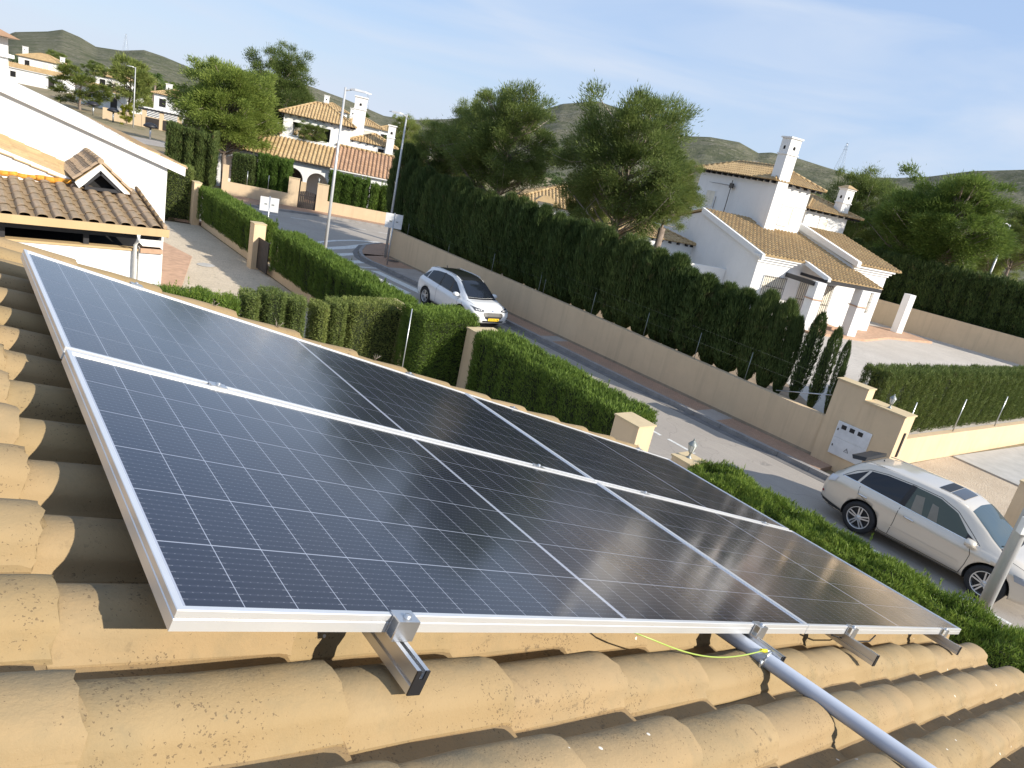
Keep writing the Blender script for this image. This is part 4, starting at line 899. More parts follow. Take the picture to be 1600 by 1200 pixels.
dk = MB(); dk.prism_x([(4.62, 2.90), (4.62, 2.96), (7.6, 2.96 + 2.98 * math.tan(a_)), (7.6, 2.8 + 2.98 * math.tan(a_))], -4.3, 6.7, M_black); dk.prism_x([(4.5, 2.86), (4.5, 2.93), (7.9, 2.93 + 3.4 * math.tan(a_)), (7.9, 2.8 + 3.4 * math.tan(a_))], 6.72, 11.8, M_white); dk.build('roof', oh)
rc_ = MB(); ridge_caps(rc_, (6.75, 7.95, 4.62), (11.85, 7.95, 4.62), M_tilef, .1); rc_.build('ridge_tiles', oh)
# upper storey with the open loggia
u = MB(); u.box(2.6, 3.3, 8.0, 8.4, 3.2, 6.1, M_white); u.box(6.2, 7.7, 8.0, 8.4, 3.2, 6.1, M_white); u.box(3.3, 6.2, 8.0, 8.4, 5.62, 6.1, M_white); u.box(3.3, 6.2, 8.0, 8.4, 3.2, 4.62, M_white)
u.box(2.6, 3.0, 8.4, 12, 3.2, 6.1, M_white); u.box(4.9, 7.7, 11.7, 12, 3.2, 6.1, M_white); u.box(7.4, 7.7, 8.4, 11.7, 3.2, 6.1, M_white); u.box(4.9, 5.2, 8.4, 11.7, 3.2, 6.1, M_white); u.build('upper_wall', oh)
MB().box(2.5, 6.9, 7.55, 7.95, 4.25, 4.5, M_white).build('parapet', oh)
hip_roof(oh, 2.6, 7.7, 8.0, 12.2, 6.15, 1.25, M_tilef, .4)
chimney(oh, 8.15, 10.4, 4.5, 8.55, .95, .95)
MB().box(7.7, 11.2, 9.2, 12.4, 3.2, 5.15, M_white).build('upper_wall', oh); hip_roof(oh, 7.9, 11.3, 9.3, 12.5, 5.2, .75, M_tilef, .3); window(oh, 10.0, 9.2, 4.45, .5, .5, mat=M_void); chimney(oh, 10.9, 9.0, 3.3, 6.9, .6, .6)
# its front wall, gate, tall posts
ow = thing('boundary_wall', 'pale tan wall with a raised left end facing the junction', 'wall', (15.0, 50.7, 0), rad(-27.26))
mb = MB(); mb.box(0, .35, 0, .25, 0, 2.05, M_tan); mb.box(.35, 4.35, 0, .25, 0, .95, M_tan); mb.box(4.35, 5.05, 0, .25, 0, 2.05, M_tan); mb.box(6.3, 7.05, 0, .25, 0, 2.0, M_tan); mb.box(7.05, 12.2, 0, .25, 0, .92, M_tan); mb.build('wall_face', ow)
mb = MB(); mb.box(4.33, 5.07, -.03, .28, 2.05, 2.09, M_cap); mb.box(6.28, 7.07, -.03, .28, 2.0, 2.04, M_cap); mb.build('coping', ow)
lantern(20.75, 48.05, 2.04, 'small lantern on the far gate pier across the junction', .7)
og = thing('garden_gate', 'dark double garden gate between tan piers across the junction', 'gate', (15.0, 50.7, 0), rad(-27.26))
for k in range(10): MB().box(5.06 + k * .124, 5.06 + k * .124 + .112, .10, .13, .08, 1.22 + .10 * math.sin(math.pi * (k + .5) / 10), M_gate).build('board', og)
mb = MB().box(5.06, 6.29, .13, .16, .25, .33, M_gate); mb.box(5.06, 6.29, .13, .16, .95, 1.03, M_gate); mb.build('frame', og)
fg = thing('wire_fence', 'thin posts behind the pale wall across the junction', 'fence', (15.0, 50.7, 0), rad(-27.26))
for x in (1.6, 3.0): MB().tube([(x, .12, .9), (x, .12, 1.9)], .02, M_metal, 5).build('post', fg)

# ------------------------------------------------ simple villas further off
def villa(x, y, rz, W, D, zt, label, ground=True, chim=(.8, .5), ch=1.6, carport=False, roofm=None, z0=0.0, name='house', gcol=True):
    o = thing(name, label, 'house', (x, y, z0), rz); roofm = roofm or M_tilef
    if ground: 
        MB().box(-2.2, W + 1.2, -2.4, D + 1, -1, 2.8, M_white).build('lower_wall', o)
        RJ = RoofJoin(); RJ.add(rows_roof((-2.4, -2.7, 2.82), (1, 0, 0), (0, .951, .309), W + 3.8, lambda s: 2.9, pitch=.34, hgt=.08)); RJ.build(o, roofm)
        MB().prism_x([(-2.7, 2.7), (-2.7, 2.8), (0.1, 3.7), (.1, 2.7)], -2.4, W + 1.4, M_white).build('roof', o)
        window(o, -.6, -2.4, 1.0, 1.0, 1.1, mat=M_void); window(o, W - 1.2, -2.4, .2, 1.1, 2.0, mat=M_gate, name='door')
    MB().box(0, W, 0, D, -1 if not ground else 2.6, zt, M_white).build('upper_wall', o)
    hip_roof(o, 0, W, 0, D, zt + .08, min(W, D) * .22, roofm, .4, beams=False)
    window(o, W * .15, 0, zt - 1.6, .9, 1.1, mat=M_void); window(o, W * .58, 0, zt - 1.6, 1.1, 1.1, mat=M_shutter); window(o, 0, D * .6, zt - 1.6, .9, 1.0, 'x-', mat=M_void)
    chimney(o, W * chim[0], D * chim[1], zt - .3, zt + ch + .6, .7, .7)
    return o
hA = villa(13.6, 187, rad(-24), 7.4, 6, 5.2, 'farthest white villa at top left with open rooftop loggia', True, (1.0, .3), .9)
chimney(hA, .2, 3.0, 5.0, 7.2, .8, .8)
villa(21.6, 147.8, rad(-30), 4.6, 5, 5.1, 'white villa partly hidden by the dark round tree at left', True, (.3, .6), .9)
hC = villa(24.0, 115.0, rad(-26), 4.4, 4.6, 4.6, 'white villa with a dark pergola beside the big left pine', False, (.3, .5), 1.0)
MB().box(-5.5, 5.2, -3.2, -3.0, 0, 1.5, M_tan).build('front_wall', hC); MB().box(-1, 5, -1.2, 0, 0, 2.6, M_white).build('lower_wall', hC)
for x in (-.6, 1.6, 3.9): MB().box(x, x + .5, -3.25, -2.9, 0, 2.3, M_tan).build('pier', hC)
for x0, x1 in ((-.1, 1.6), (2.1, 3.9)): MB().box(x0, x1, -3.3, -3.22, .1, 1.4, M_gate).build('gate', hC)
mb = MB(); 
for k in range(12): mb.box(-1 + k * .5, -.9 + k * .5, -3.3, -.2, 2.4, 2.5, M_black)
mb.box(-1.1, 5, -3.35, -3.2, 2.3, 2.45, M_black); mb.build('pergola', hC)
villa(38.8, 84.5, rad(-30), 4.2, 4, 6.4, 'white villa with ochre hip roof right behind the arcaded house', True, (.15, .5), 1.1)
villa(43.6, 80.6, rad(-25), 3.6, 4, 5.9, 'white villa glimpsed left of the corner street lamp', True, (.2, .4), 1.0)
villa(47.5, 86.5, rad(-20), 4.5, 4, 5.7, 'white villa with reddish roof glimpsed right of the corner street lamp', True, (.2, .4), 1.0, roofm=M_tilef2)
villa(34.5, 104, rad(-28), 4.5, 4.5, 7.2, 'white villa whose chimney shows above the arcaded house ridge', True, (.1, .4), 1.6)
villa(44.5, 108, rad(-28), 4.5, 4.5, 7.6, 'distant white villa below the hill between two chimneys', True, (.3, .4), 1.3)
villa(52.0, 102, rad(-22), 4.5, 4.5, 6.3, 'distant white villa with orange roof behind the corner lamp', True, (.8, .4), 1.2)
villa(79.5, 33.8, rad(-60), 6.0, 5, 4.9, 'white house glimpsed between the pines at right', True, (.3, .4), 1.2)
sh = thing('chimney_hut', 'small white chimney stack with tiled cap showing above the cypress tops', 'chimney', (28.9, 33.1, .8), rad(-35)); MB().box(-.45, .45, -.45, .45, 0, 3.6, M_white).build('stack', sh)
MB().hull([(-.7, -.7, 3.6), (.7, -.7, 3.6), (.7, .7, 3.6), (-.7, .7, 3.6)], [(-.25, -.25, 3.95), (.25, -.25, 3.95), (.25, .25, 3.95), (-.25, .25, 3.95)], M_tilef).build('cap_tiles', sh)
villa(29.5, 36.5, rad(-35), 8, 6, 3.2, 'low white house hidden behind the two big pines', False, (.5, .5), .6, z0=.8)

# pylons
def pylon(x, y, h, z, label):
    o = thing('electricity_pylon', label, 'pylon', (x, y, z)); mb = MB(); b = h * .11
    L = lambda t_: b * (1 - t_) ** 1.2 + .5
    ks = np.linspace(0, 1, 9); r_ = h * .0035
    for sx_, sy_ in ((-1, -1), (1, -1), (1, 1), (-1, 1)): mb.tube([(sx_ * L(k), sy_ * L(k), k * h) for k in ks], r_, M_metal, 4)
    for a, c2 in zip(ks[:-1], ks[1:]):
        for s1 in (-1, 1): mb.tube([(-L(a), s1 * L(a), a * h), (L(c2), s1 * L(c2), c2 * h)], r_ * .6, M_metal, 3); mb.tube([(L(a), s1 * L(a), a * h), (-L(c2), s1 * L(c2), c2 * h)], r_ * .6, M_metal, 3)
    mb.build('lattice', o); ar = MB()
    for k, w_ in ((.74, .17), (.85, .14), (.95, .10)): ar.tube([(-w_ * h, 0, k * h), (0, 0, (k + .03) * h), (w_ * h, 0, k * h)], r_, M_metal, 4); ar.tube([(-w_ * h, 0, k * h), (w_ * h, 0, k * h)], r_ * .7, M_metal, 4)
    ar.build('cross_arm', o); return o
def place_px(x, y, d):
    r = pray(x, y); k = d / math.hypot(r.x, r.y); return CX + r.x * k, CY + r.y * k, 6.5 + r.z * k
for (xt, yt), (xb, yb), d, lb in (((1325, 222), (1313, 262), 900, 'lattice electricity pylon on the ridge at right of the tall chimney'), ((197, 52), (195, 79), 1000, 'faint pylon on the left ridge between the two hilltops'), ((302, 96), (298, 112), 1100, 'small faint pylon on the ridge left of the tall pine'), ((576, 142), (571, 168), 900, 'thin faint mast on the ridge right of the tall street lamp')):
    x, y, z1 = place_px(xt, yt, d); _, _, z0 = place_px(xb, yb, d); o = pylon(x, y, (z1 - z0) * 1.05, z0 - (z1 - z0) * .08, lb); o.rotation_euler = (0, 0, 1.0)
# small mushroom garden lamps in the open lot
for i, (x, y, lb) in enumerate(((18.7, 90.7, 'low dark mushroom-headed lamp nearest the roofline'), (18.3, 110.7, 'middle dark mushroom-headed lamp in the open lot'), (17.1, 118.3, 'farthest dark mushroom-headed lamp in the open lot'))):
    o = thing('bollard_lamp', lb, 'lamp', (x, y, 0), 0, 'mushroom lamps in the open lot'); MB().tube([(0, 0, 0), (0, 0, 1.2)], .1, M_metal, 8).build('post', o); MB().lathe([(.05, 1.2), (.75, 1.35), (.75, 1.5), (.45, 1.75), (0, 1.85)], M_black, 12).build('head', o)

# ------------------------------------------------ vegetation
def nrm(v): return v / np.maximum(np.linalg.norm(v, axis=1, keepdims=True), 1e-6)
def blades(P, D, L, W, R=None):
    R = R or rng; n = len(P); D = nrm(D); a = R.normal(size=(n, 3)); s = nrm(np.cross(D, a)); L = np.asarray(L).reshape(-1, 1) * np.ones((n, 1)); W = np.asarray(W).reshape(-1, 1) * np.ones((n, 1))
    V = np.stack([P - s * W * .5, P + s * W * .5, P + D * L], 1).reshape(-1, 3); return V, np.arange(3 * n).reshape(-1, 3)
def lump(a, b, c, k=1.0, ph=0.):
    return (np.sin(a * 2.1 * k + ph) * np.cos(b * 1.7 * k + 1.3 + ph) + np.sin(c * 2.6 * k + 2.2 + ph) * np.cos(a * 3.1 * k + ph) + .5 * np.sin(b * 5.3 * k + c * 4.1 * k + ph)) / 2.5
def hedge(name, label, x0, y0, x1, y1, wd, h, mat, dens=900, L=.11, W=.022, z0=0.0, sp=.62, amp=.10, up=.9, rough=.35, topn=.10, group=None, cat='hedge', corem=None, h2=None, trunks=True, clip=False, lean=0.0, spikes=True):
    Ln = math.hypot(x1 - x0, y1 - y0); h2 = h if h2 is None else h2
    o = thing(name, label, cat, (x0, y0, z0), math.atan2(y1 - y0, x1 - x0), group); ph = rng.uniform(0, 6)
    Hs = lambda s: (h + (h2 - h) * s / Ln)
    def plant(s): return np.abs(np.sin(math.pi * (s / sp) + .6 * np.sin(s * 1.9 + ph)))
    P = []; Dn = []
    b0 = .32 if trunks else .02
    for kind, area in (('f', Ln * h), ('k', Ln * h * .6), ('t', Ln * wd), ('a', wd * h), ('b', wd * h)):
        n = int(area * dens); 
        if kind in 'fk':
            s = rng.uniform(0, Ln, n); z = b0 + (Hs(s) - b0) * rng.uniform(0, 1, n) ** .9; sg = -1 if kind == 'f' else 1
            bot = np.clip((z - b0) / .5, 0, 1) ** .5; topf = np.clip((Hs(s) - z) / .25, 0, 1) ** .5
            ee = np.clip(1 - np.minimum(s, Ln - s) / (.16 if clip else .3), 0, 1) ** 2; t_ = wd / 2 * (1 - .42 * ee) * (.55 + .45 * bot) * (.8 + .2 * topf) - amp * (1 - plant(s)) * 1.2 + topn * lump(s, z, z * 0, 1.2, ph) * .8
            dd = rng.uniform(-.10, .03, n); p = np.stack([s, sg * (t_ + dd), z], 1); nn = np.tile([0, sg, 0], (n, 1))
        elif kind == 't':
            s = rng.uniform(0, Ln, n); t_ = rng.uniform(-wd / 2, wd / 2, n); z = Hs(s) - amp * .9 * (1 - plant(s)) + topn * lump(s, t_ * 2, t_, 1.4, ph) - .12 * (np.abs(t_) / (wd / 2)) ** 3 - .12 * np.clip(1 - np.minimum(s, Ln - s) / .14, 0, 1) ** 2 + rng.uniform(-.10, .03, n)
            p = np.stack([s, t_, z], 1); nn = np.tile([0, 0, 1], (n, 1))
        else:
            t_ = rng.uniform(-wd / 2, wd / 2, n); z = rng.uniform(b0, h, n); s = (0 if kind == 'a' else Ln) + (-1 if kind == 'a' else 1) * (topn * lump(t_ * 3, z, z, 1, ph) * .5 - .12 * (np.abs(t_) / (wd / 2)) ** 2 + rng.uniform(-.08, .03, n))
            p = np.stack([s, t_, z], 1); nn = np.tile([-1 if kind == 'a' else 1, 0, 0], (n, 1))
        P.append(p); Dn.append(nn)
    P = np.concatenate(P); N_ = np.concatenate(Dn).astype(float)
    P[:, 1] += lean * (P[:, 2] / h)
    if clip: D = N_ * .9 + np.array([0, 0, .45]) + rng.normal(size=P.shape) * .55
    else: D = N_ * .45 + np.array([0, 0, up]) + rng.normal(size=P.shape) * rough
    V, F = blades(P, D, L * rng.uniform(.6, 1.35, len(P)), W * rng.uniform(.7, 1.4, len(P)))
    stuff(link('foliage', npmesh('foliage', V, F, [mat]), o))
    if spikes and not clip:
        # loose plume tips standing above the top
        m = int(Ln * 7); Q = []; DD = []
        for i in range(m):
            s = rng.uniform(0, Ln); t_ = rng.uniform(-wd / 2.3, wd / 2.3); hh = rng.uniform(.10, .42) * (.6 + .4 * math.sin(s * 2.3 + ph)); k = 26
            zz_ = rng.uniform(0, 1, k); Q.append(np.stack([s + rng.normal(0, .028, k) * (1.1 - zz_), t_ + rng.normal(0, .028, k) * (1.1 - zz_), Hs(s) - .08 + zz_ * hh], 1)); DD.append(np.stack([rng.normal(0, .35, k), rng.normal(0, .35, k), np.ones(k)], 1))
        V, F = blades(np.concatenate(Q), np.concatenate(DD), L * .8, W * .9); stuff(link('top_shoots', npmesh('top_shoots', V, F, [mat]), o))
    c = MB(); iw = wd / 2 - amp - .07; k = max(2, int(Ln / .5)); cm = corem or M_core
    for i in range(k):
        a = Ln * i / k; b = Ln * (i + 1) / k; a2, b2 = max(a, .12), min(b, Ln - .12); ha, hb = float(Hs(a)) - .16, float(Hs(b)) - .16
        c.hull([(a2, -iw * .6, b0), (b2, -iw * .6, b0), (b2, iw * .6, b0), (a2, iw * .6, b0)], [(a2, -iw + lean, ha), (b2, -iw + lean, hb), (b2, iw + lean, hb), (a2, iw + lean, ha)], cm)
    c.build('shade_core', o)  # solid hull blocking see-through, the hedge's inner shade put into its dark colour
    if trunks:
        s = .3
        while s < Ln: MB().tube([(s, -.12, 0), (s + random.uniform(-.05, .05), -.06, .7)], .035, M_twig, 6, .02).build('trunk', o); s += sp * random.uniform(.8, 1.2)
    return o
# clipped row between the two gardens
cl = [(3.35, 4.55, 2.22, M_cypF, 'leftmost bushy fresh green shrub behind the panel edge', False), (4.66, 5.18, 2.10, M_cypF, 'second rounded green shrub from the left in the row behind the roof edge', False), (5.29, 5.64, 2.27, M_cypT, 'third narrow clipped shrub from the left in the row behind the roof edge', True), (5.73, 6.26, 2.33, M_cypT, 'fourth clipped shrub, a broad rounded block left of the gravel gap', True), (6.36, 6.80, 2.2, M_cypT, 'clipped shrub just left of the gravel gap', True),
      (7.06, 7.40, 2.08, M_cypT, 'brownish clipped shrub just right of the gravel gap', True), (7.49, 7.90, 2.17, M_cypT, 'yellow-green clipped shrub second right of the gravel gap', True), (7.97, 9.55, 2.2, M_cypT, 'wide dense clipped hedge block left of the thin white post', True)]
for a, b, h, m, lb, c in cl:
    hedge('clipped_bush', lb, a, 15.62, b, 15.62, .85, h, m, 2600, .055 if c else .075, .016, sp=.9 if not c else 3, amp=.05, clip=c, rough=.5, topn=.05, cat='bush', group='clipped bushes behind the roof edge', spikes=not c, trunks=False)
hedge('clipped_hedge', 'tall dense green hedge block right of the thin white post and below the white car', 9.2, 14.35, 10.95, 14.35, 1.3, 2.38, M_cyp, 2600, .075, .016, sp=.5, amp=.06, clip=True, topn=.06, cat='hedge', trunks=False)
fpz = tag(MB().tube([(9.02, 14.1, 0), (9.02, 14.1, 2.42)], .014, M_metal, 8).build('garden_post'), 'thin white post between two clipped hedge blocks', 'post')
hedge('cypress_hedge', 'tall bright green cypress hedge along the gravel yard in the middle left', 10.45, 16.9, 10.45, 26.6, 1.08, 1.9, M_cyp, 1900, .11, .020, sp=.62, amp=.17, h2=1.98)
hedge('cypress_hedge', 'farther green cypress hedge left of the tan pillar by the yard', 10.45, 28.8, 10.45, 37.2, 1.08, 1.85, M_cyp, 1200, .13, .025, sp=.65, amp=.17, h2=1.95)
hedge('cypress_hedge', 'dense green hedge between the tan wall end and the sunlit tan pillar', 10.98, 7.75, 10.98, 13.2, 1.2, 2.12, M_cyp, 2300, .085, .019, sp=.7, amp=.10, h2=2.2, topn=.09)
hedge('cypress_hedge', 'loose bright green hedge along the street below the silver car', 10.78, -7.0, 10.78, 6.0, .98, 1.84, M_cypF, 4400, .08, .015, sp=.8, amp=.14, h2=1.93, topn=.20, up=.8, rough=.5)
hedge('clipped_hedge', 'clipped olive green hedge at the far end of the gravel yard', 8.2, 38.4, 9.85, 38.2, 1.0, 2.75, M_cypT, 900, .10, .03, sp=3, amp=.05, clip=True, topn=.05, cat='hedge', trunks=False)
hedge('cypress_hedge', 'tall very dark cypress screen left of the raised tan wall end', 12.0, 52.9, 14.75, 51.6, 1.5, 4.0, M_cypD, 700, .2, .045, sp=.9, amp=.28, h2=3.6, topn=.22)
def onwall(s0, s1, off=.75):
    c_, s_ = math.cos(rad(-27.26)), math.sin(rad(-27.26)); f = lambda s: (15.0 + c_ * s - s_ * off, 50.7 + s_ * s + c_ * off); a = f(s0); b = f(s1); return a[0], a[1], b[0], b[1]
x0, y0, x1, y1 = onwall(.5, 2.0); hedge('clipped_hedge', 'brownish clipped cypress block right of the raised tan wall end', x0, y0, x1, y1, .9, 2.9, M_cypD, 700, .13, .04, sp=3, amp=.05, clip=True, cat='hedge')
x0, y0, x1, y1 = onwall(2.15, 4.3, 1.0); hedge('cypress_hedge', 'bushy green cypress group left of the dark garden gate across the junction', x0, y0, x1, y1, 1.3, 3.15, M_cyp, 800, .18, .04, sp=.75, amp=.22, topn=.2, h2=3.0)
x0, y0, x1, y1 = onwall(7.0, 9.75, .85); hedge('cypress_hedge', 'green cypress hedge right of the dark garden gate across the junction', x0, y0, x1, y1, 1.1, 2.95, M_cyp, 800, .16, .04, sp=.8, amp=.2, topn=.18, h2=2.8)
x0, y0, x1, y1 = onwall(9.95, 12.2, .85); hedge('cypress_hedge', 'green cypress hedge beside the corner street lamp across the junction', x0, y0, x1, y1, 1.1, 2.6, M_cyp, 800, .16, .04, sp=.8, amp=.2, topn=.18, h2=2.7)
hedge('clipped_hedge', 'clipped olive hedge with brown patches on the sunlit wall right of the gate wall', 20.6, 7.62, 37.5, 6.95, .85, 2.18, M_cypT, 2000, .09, .018, z0=.85, sp=.62, amp=.22, topn=.09, h2=2.05, cat='hedge', lean=-.05, spikes=False, trunks=False)
hedge('cypress_hedge', 'tall dark hedge behind the tan wall at the right rear', 52.6, 24.0, 56.0, 3.0, 1.6, 4.7, M_cypD, 330, .26, .06, z0=.9, sp=1.0, amp=.3, topn=.3)
hedge('cypress_hedge', 'dark hedge running behind the white house towards the right pines', 50.5, 31.0, 52.4, 24.4, 1.6, 4.4, M_cypD, 330, .26, .06, z0=.9, sp=1.0, amp=.3, topn=.3)

# single cypresses: three shared shapes
def cypress_mesh(H, R, n, seed, L=.17, W=.035, fill=.35, zmin=.22, sparse=1.0, mat=None):
    r = np.random.default_rng(seed); t_ = r.uniform(0, 1, n) ** .85; a = r.uniform(0, 2 * math.pi, n)
    prof_ = np.interp(t_, [0, .06, .25, .6, .85, .95, 1], [.18, .42, .90, 1, .76, .42, .10]); rr = R * prof_ * (1 + .22 * lump(a * 1.6, t_ * H * 1.4, t_ * H, 1.5, seed)) * np.clip(r.normal(.88, .12, n), .35, 1.1)
    P = np.stack([rr * np.cos(a), rr * np.sin(a), zmin + t_ * H], 1); D = np.stack([np.cos(a) * .35, np.sin(a) * .35, np.ones(n)], 1) + r.normal(size=(n, 3)) * .15
    V, F = blades(P, D, L * r.uniform(.6, 1.3, n), W * r.uniform(.7, 1.3, n), r); f = npmesh('foliage', V, F, [mat or M_cypD])
    c = MB(); c.lathe([(R * .26 * k_, zz_ * H + zmin) for zz_, k_ in ((.0, .6), (.1, 1.4), (.3, 2.1), (.6, 1.8), (.85, .8), (.97, .1))], M_core, 8); return f, c.mesh('shade_core')  # dark lathe core, inner shade painted as near-black colour
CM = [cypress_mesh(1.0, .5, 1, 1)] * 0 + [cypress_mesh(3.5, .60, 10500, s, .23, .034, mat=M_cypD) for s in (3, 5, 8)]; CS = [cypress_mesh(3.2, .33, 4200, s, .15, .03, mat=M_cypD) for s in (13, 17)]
def cypress(x, y, h, label, pool, k, z0=.9, rs=1.0, group='dark cypresses behind the long street wall'):
    o = thing('cypress_tree', label, 'cypress', (x, y, z0), random.uniform(0, 6.28), group); base = 3.5 if pool is CM else 3.2; s = h / base
    inst('foliage', pool[k][0], o, (0, 0, .10), (random.uniform(-.03, .03), random.uniform(-.03, .03), 0), (rs, rs, s)); stuff([c for c in o.children][0])
    inst('shade_core', pool[k][1], o, (0, 0, .10), (0, 0, 0), (rs, rs, s)); MB().tube([(0, 0, -.1), (.03, .02, .9)], .05, M_trunk, 6, .03).build('trunk', o); return o
hy = [8.4, 9.1, 9.9, 10.6, 11.3, 12.0, 14.3, 17.5, 23.4, 31.5, 36.4]; hh_ = [3.45, 3.75, 4.0, 4.1, 4.25, 4.12, 4.28, 4.5, 4.72, 4.9, 5.3]
y = 12.15; i = 0
while y < 33.2:
    cypress(WL(y) + .72 + random.uniform(-.08, .08), y, float(np.interp(y, hy, hh_)) - 1.25 + random.uniform(-.14, .18), 'dark green cypress in the long dense row behind the street wall', CM, i % 3, rs=random.uniform(.92, 1.15)); y += random.uniform(.62, .86); i += 1
for y, h, k, rs, lb in ((11.35, 3.0, 1, .78, 'sixth cypress from the gate wall, at the end of the dense row'), (10.65, 2.9, 0, .70, 'fifth cypress from the gate wall, broad and dark'), (10.12, 2.55, 2, .42, 'fourth cypress from the gate wall, squeezed beside a broad one'),
                     (9.55, 2.85, None, .80, 'third slim cypress from the gate wall, in front of the porch'), (8.95, 2.6, None, .66, 'second slim cypress from the gate wall, below the porch step'), (8.4, 2.35, None, .46, 'slimmest and smallest cypress, right beside the gate wall')):
    cypress(WL(y) + .75, y, h, lb, CM if k is not None else CS, k if k is not None else int(y * 7) % 2, rs=rs)
for q in ((630, 240, 22.0), (655, 245, 21.0)): pass
cypress(18.9 + .9, 34.3, 4.6, 'tallest cypress at the street corner behind the lamp', CM, 1, rs=1.35)
cypress(21.0, 33.7, 4.1, 'bushy cypress just behind the tallest corner one', CM, 2, rs=1.3)
cypress(60.5, 29.0, 4.6, 'small dark conical tree right of the white house roofs', CM, 0, rs=1.6, z0=1, group=None)

# pines
def pine_mesh(seed, nclump=110, per=520, L=.165, W=.036, flat=.62, open_=.5, mat=None, droop=0.0):
    """crown of unit radius 3 m, centre at z=0"""
    r = np.random.default_rng(seed); R = 3.0; cs = []
    while len(cs) < nclump:
        d = r.normal(size=3); d /= np.linalg.norm(d); k = r.uniform(.34, 1) ** .55; 
        if d[2] < -.93: continue
        lob = 1 + .22 * math.sin(3 * math.atan2(d[1], d[0]) + seed) + .14 * math.sin(5 * math.atan2(d[1], d[0]) + 2 * seed + 4 * d[2]) + .12 * math.sin(7 * d[2] + seed)
        c = d * R * k * lob * np.array([1, 1, .92]); cs.append(c)
    cs = np.array(cs); P = []; D = []
    for c in cs:
        s = r.uniform(.34, .72); n = int(per * (s / .5) ** 1.6); q = r.normal(size=(n, 3)) * np.array([1, 1, flat]) * s * .46; out_ = c / (np.linalg.norm(c) + 1e-3)
        P.append(c + q); D.append(nrm(q + 1e-4) * .8 + out_ * .75 + np.array([0, 0, .35 - droop]) + r.normal(size=(n, 3)) * .35)
    P = np.concatenate(P); D = np.concatenate(D); V, F = blades(P, D, L * r.uniform(.6, 1.3, len(P)), W, r); f = npmesh('foliage', V, F, [mat or M_pine])
    w = MB(); base = Vector((0, 0, -3.2)); w.tube([(0, 0, -7.5), (.1, .05, -5), (0, .1, -3.0), (.1, 0, -1), (.05, .05, 1.6)], .24, M_trunk, 8, .05)
    for c in cs[::2]:
        zt = float(np.clip(c[2] - .5 - .45 * math.hypot(c[0], c[1]), -3.2, 1.4)); s = Vector((.05, .05, zt)); e = Vector(c); m_ = s.lerp(e, .55) + Vector((r.normal() * .15, r.normal() * .15, -.12)); w.tube([s, m_, e], .055, M_twig if r.uniform() < .5 else M_trunk, 4, .012)
    for c in cs[1::3]:
        e = Vector(c) * 1.0; w.tube([e * .72, e * .9 + Vector((0, 0, -.05)), e + Vector((r.normal() * .3, r.normal() * .3, r.normal() * .2))], .018, M_twig, 3, .006)
    return f, w.mesh('trunk')
PM = [pine_mesh(s, nc, pr, mat=mt) for s, nc, pr, mt in ((2, 190, 430, M_pine), (4, 170, 440, M_pine), (9, 215, 430, M_pine))]; PG = [pine_mesh(21, 270, 380, .19, .045, mat=M_pineG)]; PF = [pine_mesh(31, 60, 170, .42, .09, mat=M_pine), pine_mesh(33, 55, 150, .42, .09, mat=M_llight), pine_mesh(35, 60, 170, .4, .09, mat=M_yleaf)]
fwd = Vector((ROLLM[0][2], ROLLM[1][2], ROLLM[2][2]))
def tree(cx, yt, yb, wpx, d, pool, k, label, gz=0.0, name='pine_tree', cat='pine tree', group=None, rz=0.0):
    xc, yc, _ = place_px(cx, (yt + yb) / 2, d); _, _, zt = place_px(cx, yt, d); _, _, zb = place_px(cx, yb, d)
    dep = (Vector((xc, yc, (zt + zb) / 2)) - Vector((CX, CY, 6.5))).dot(fwd); Rw = wpx / 2 * dep / fpx; zc = (zt + zb) / 2; Rz = (zt - zb) / 2
    o = thing(name, label, cat, (xc, yc, gz), rz, group); f = inst('crown', pool[k][0], o, (0, 0, zc - gz), (0, 0, 0), (Rw / 3.15, Rw / 3.15, Rz / 3.0)); stuff(f)
    inst('trunk', pool[k][1], o, (0, 0, zc - gz), (0, 0, 0), (Rw / 3.15, Rw / 3.15, Rz / 3.0)); 
    if zc - Rz * 2.3 > gz: MB().tube([(0, 0, -.1), (0, 0, zc - gz - Rz * 1.2)], .16, M_trunk, 8).build('lower_trunk', o)
    return o
T_ = [(357, 93, 238, 150, 58, PG, 0, 'big bright green pine above the dark cypress screen at left', 0, .3), (436, 77, 212, 112, 66, PM, 0, 'tall pine behind the big bright one at left', 0, 1.2),
      (690, 180, 300, 105, 41, PM, 1, 'lighter leftmost pine of the middle cluster beside the corner lamp', .9, 2.2), (795, 128, 318, 160, 37, PM, 2, 'largest grey-green pine in the middle behind the long hedge', .9, .5), (742, 160, 290, 110, 43, PM, 0, 'dark-topped pine squeezed in the middle cluster', .9, 3.9),
      (988, 132, 376, 204, 34, PM, 2, 'big spreading pine in front of the white house gable', .9, 2.6), (915, 262, 390, 84, 37, PM, 1, 'lower pine crown between the two big middle pines', .9, .9), (1050, 250, 350, 90, 33, PM, 0, 'low side crown right of the big spreading pine', .9, 1.9) ,
      (1343, 252, 412, 118, 74, PM, 1, 'tall pine right behind the small chimney at right', 1, .4), (1405, 300, 408, 110, 70, PM, 0, 'dark pine between the two larger pines at right', 1, 1.4), (1480, 264, 436, 186, 60, PG, 0, 'broad bright green pine at right above the dark hedge', 1, 2.1), (1600, 308, 425, 96, 84, PM, 1, 'pine cut by the right edge beyond the distant lamp', 1, .2), (1560, 340, 440, 90, 95, PM, 0, 'distant pine just left of the right edge', 1, 5.2),
      (632, 173, 262, 52, 72, PM, 1, 'small dark pine behind the corner street lamp', 0, 1.1), (1250, 300, 400, 70, 82, PM, 0, 'pine top peeping behind the white house roof', 1, .8)]
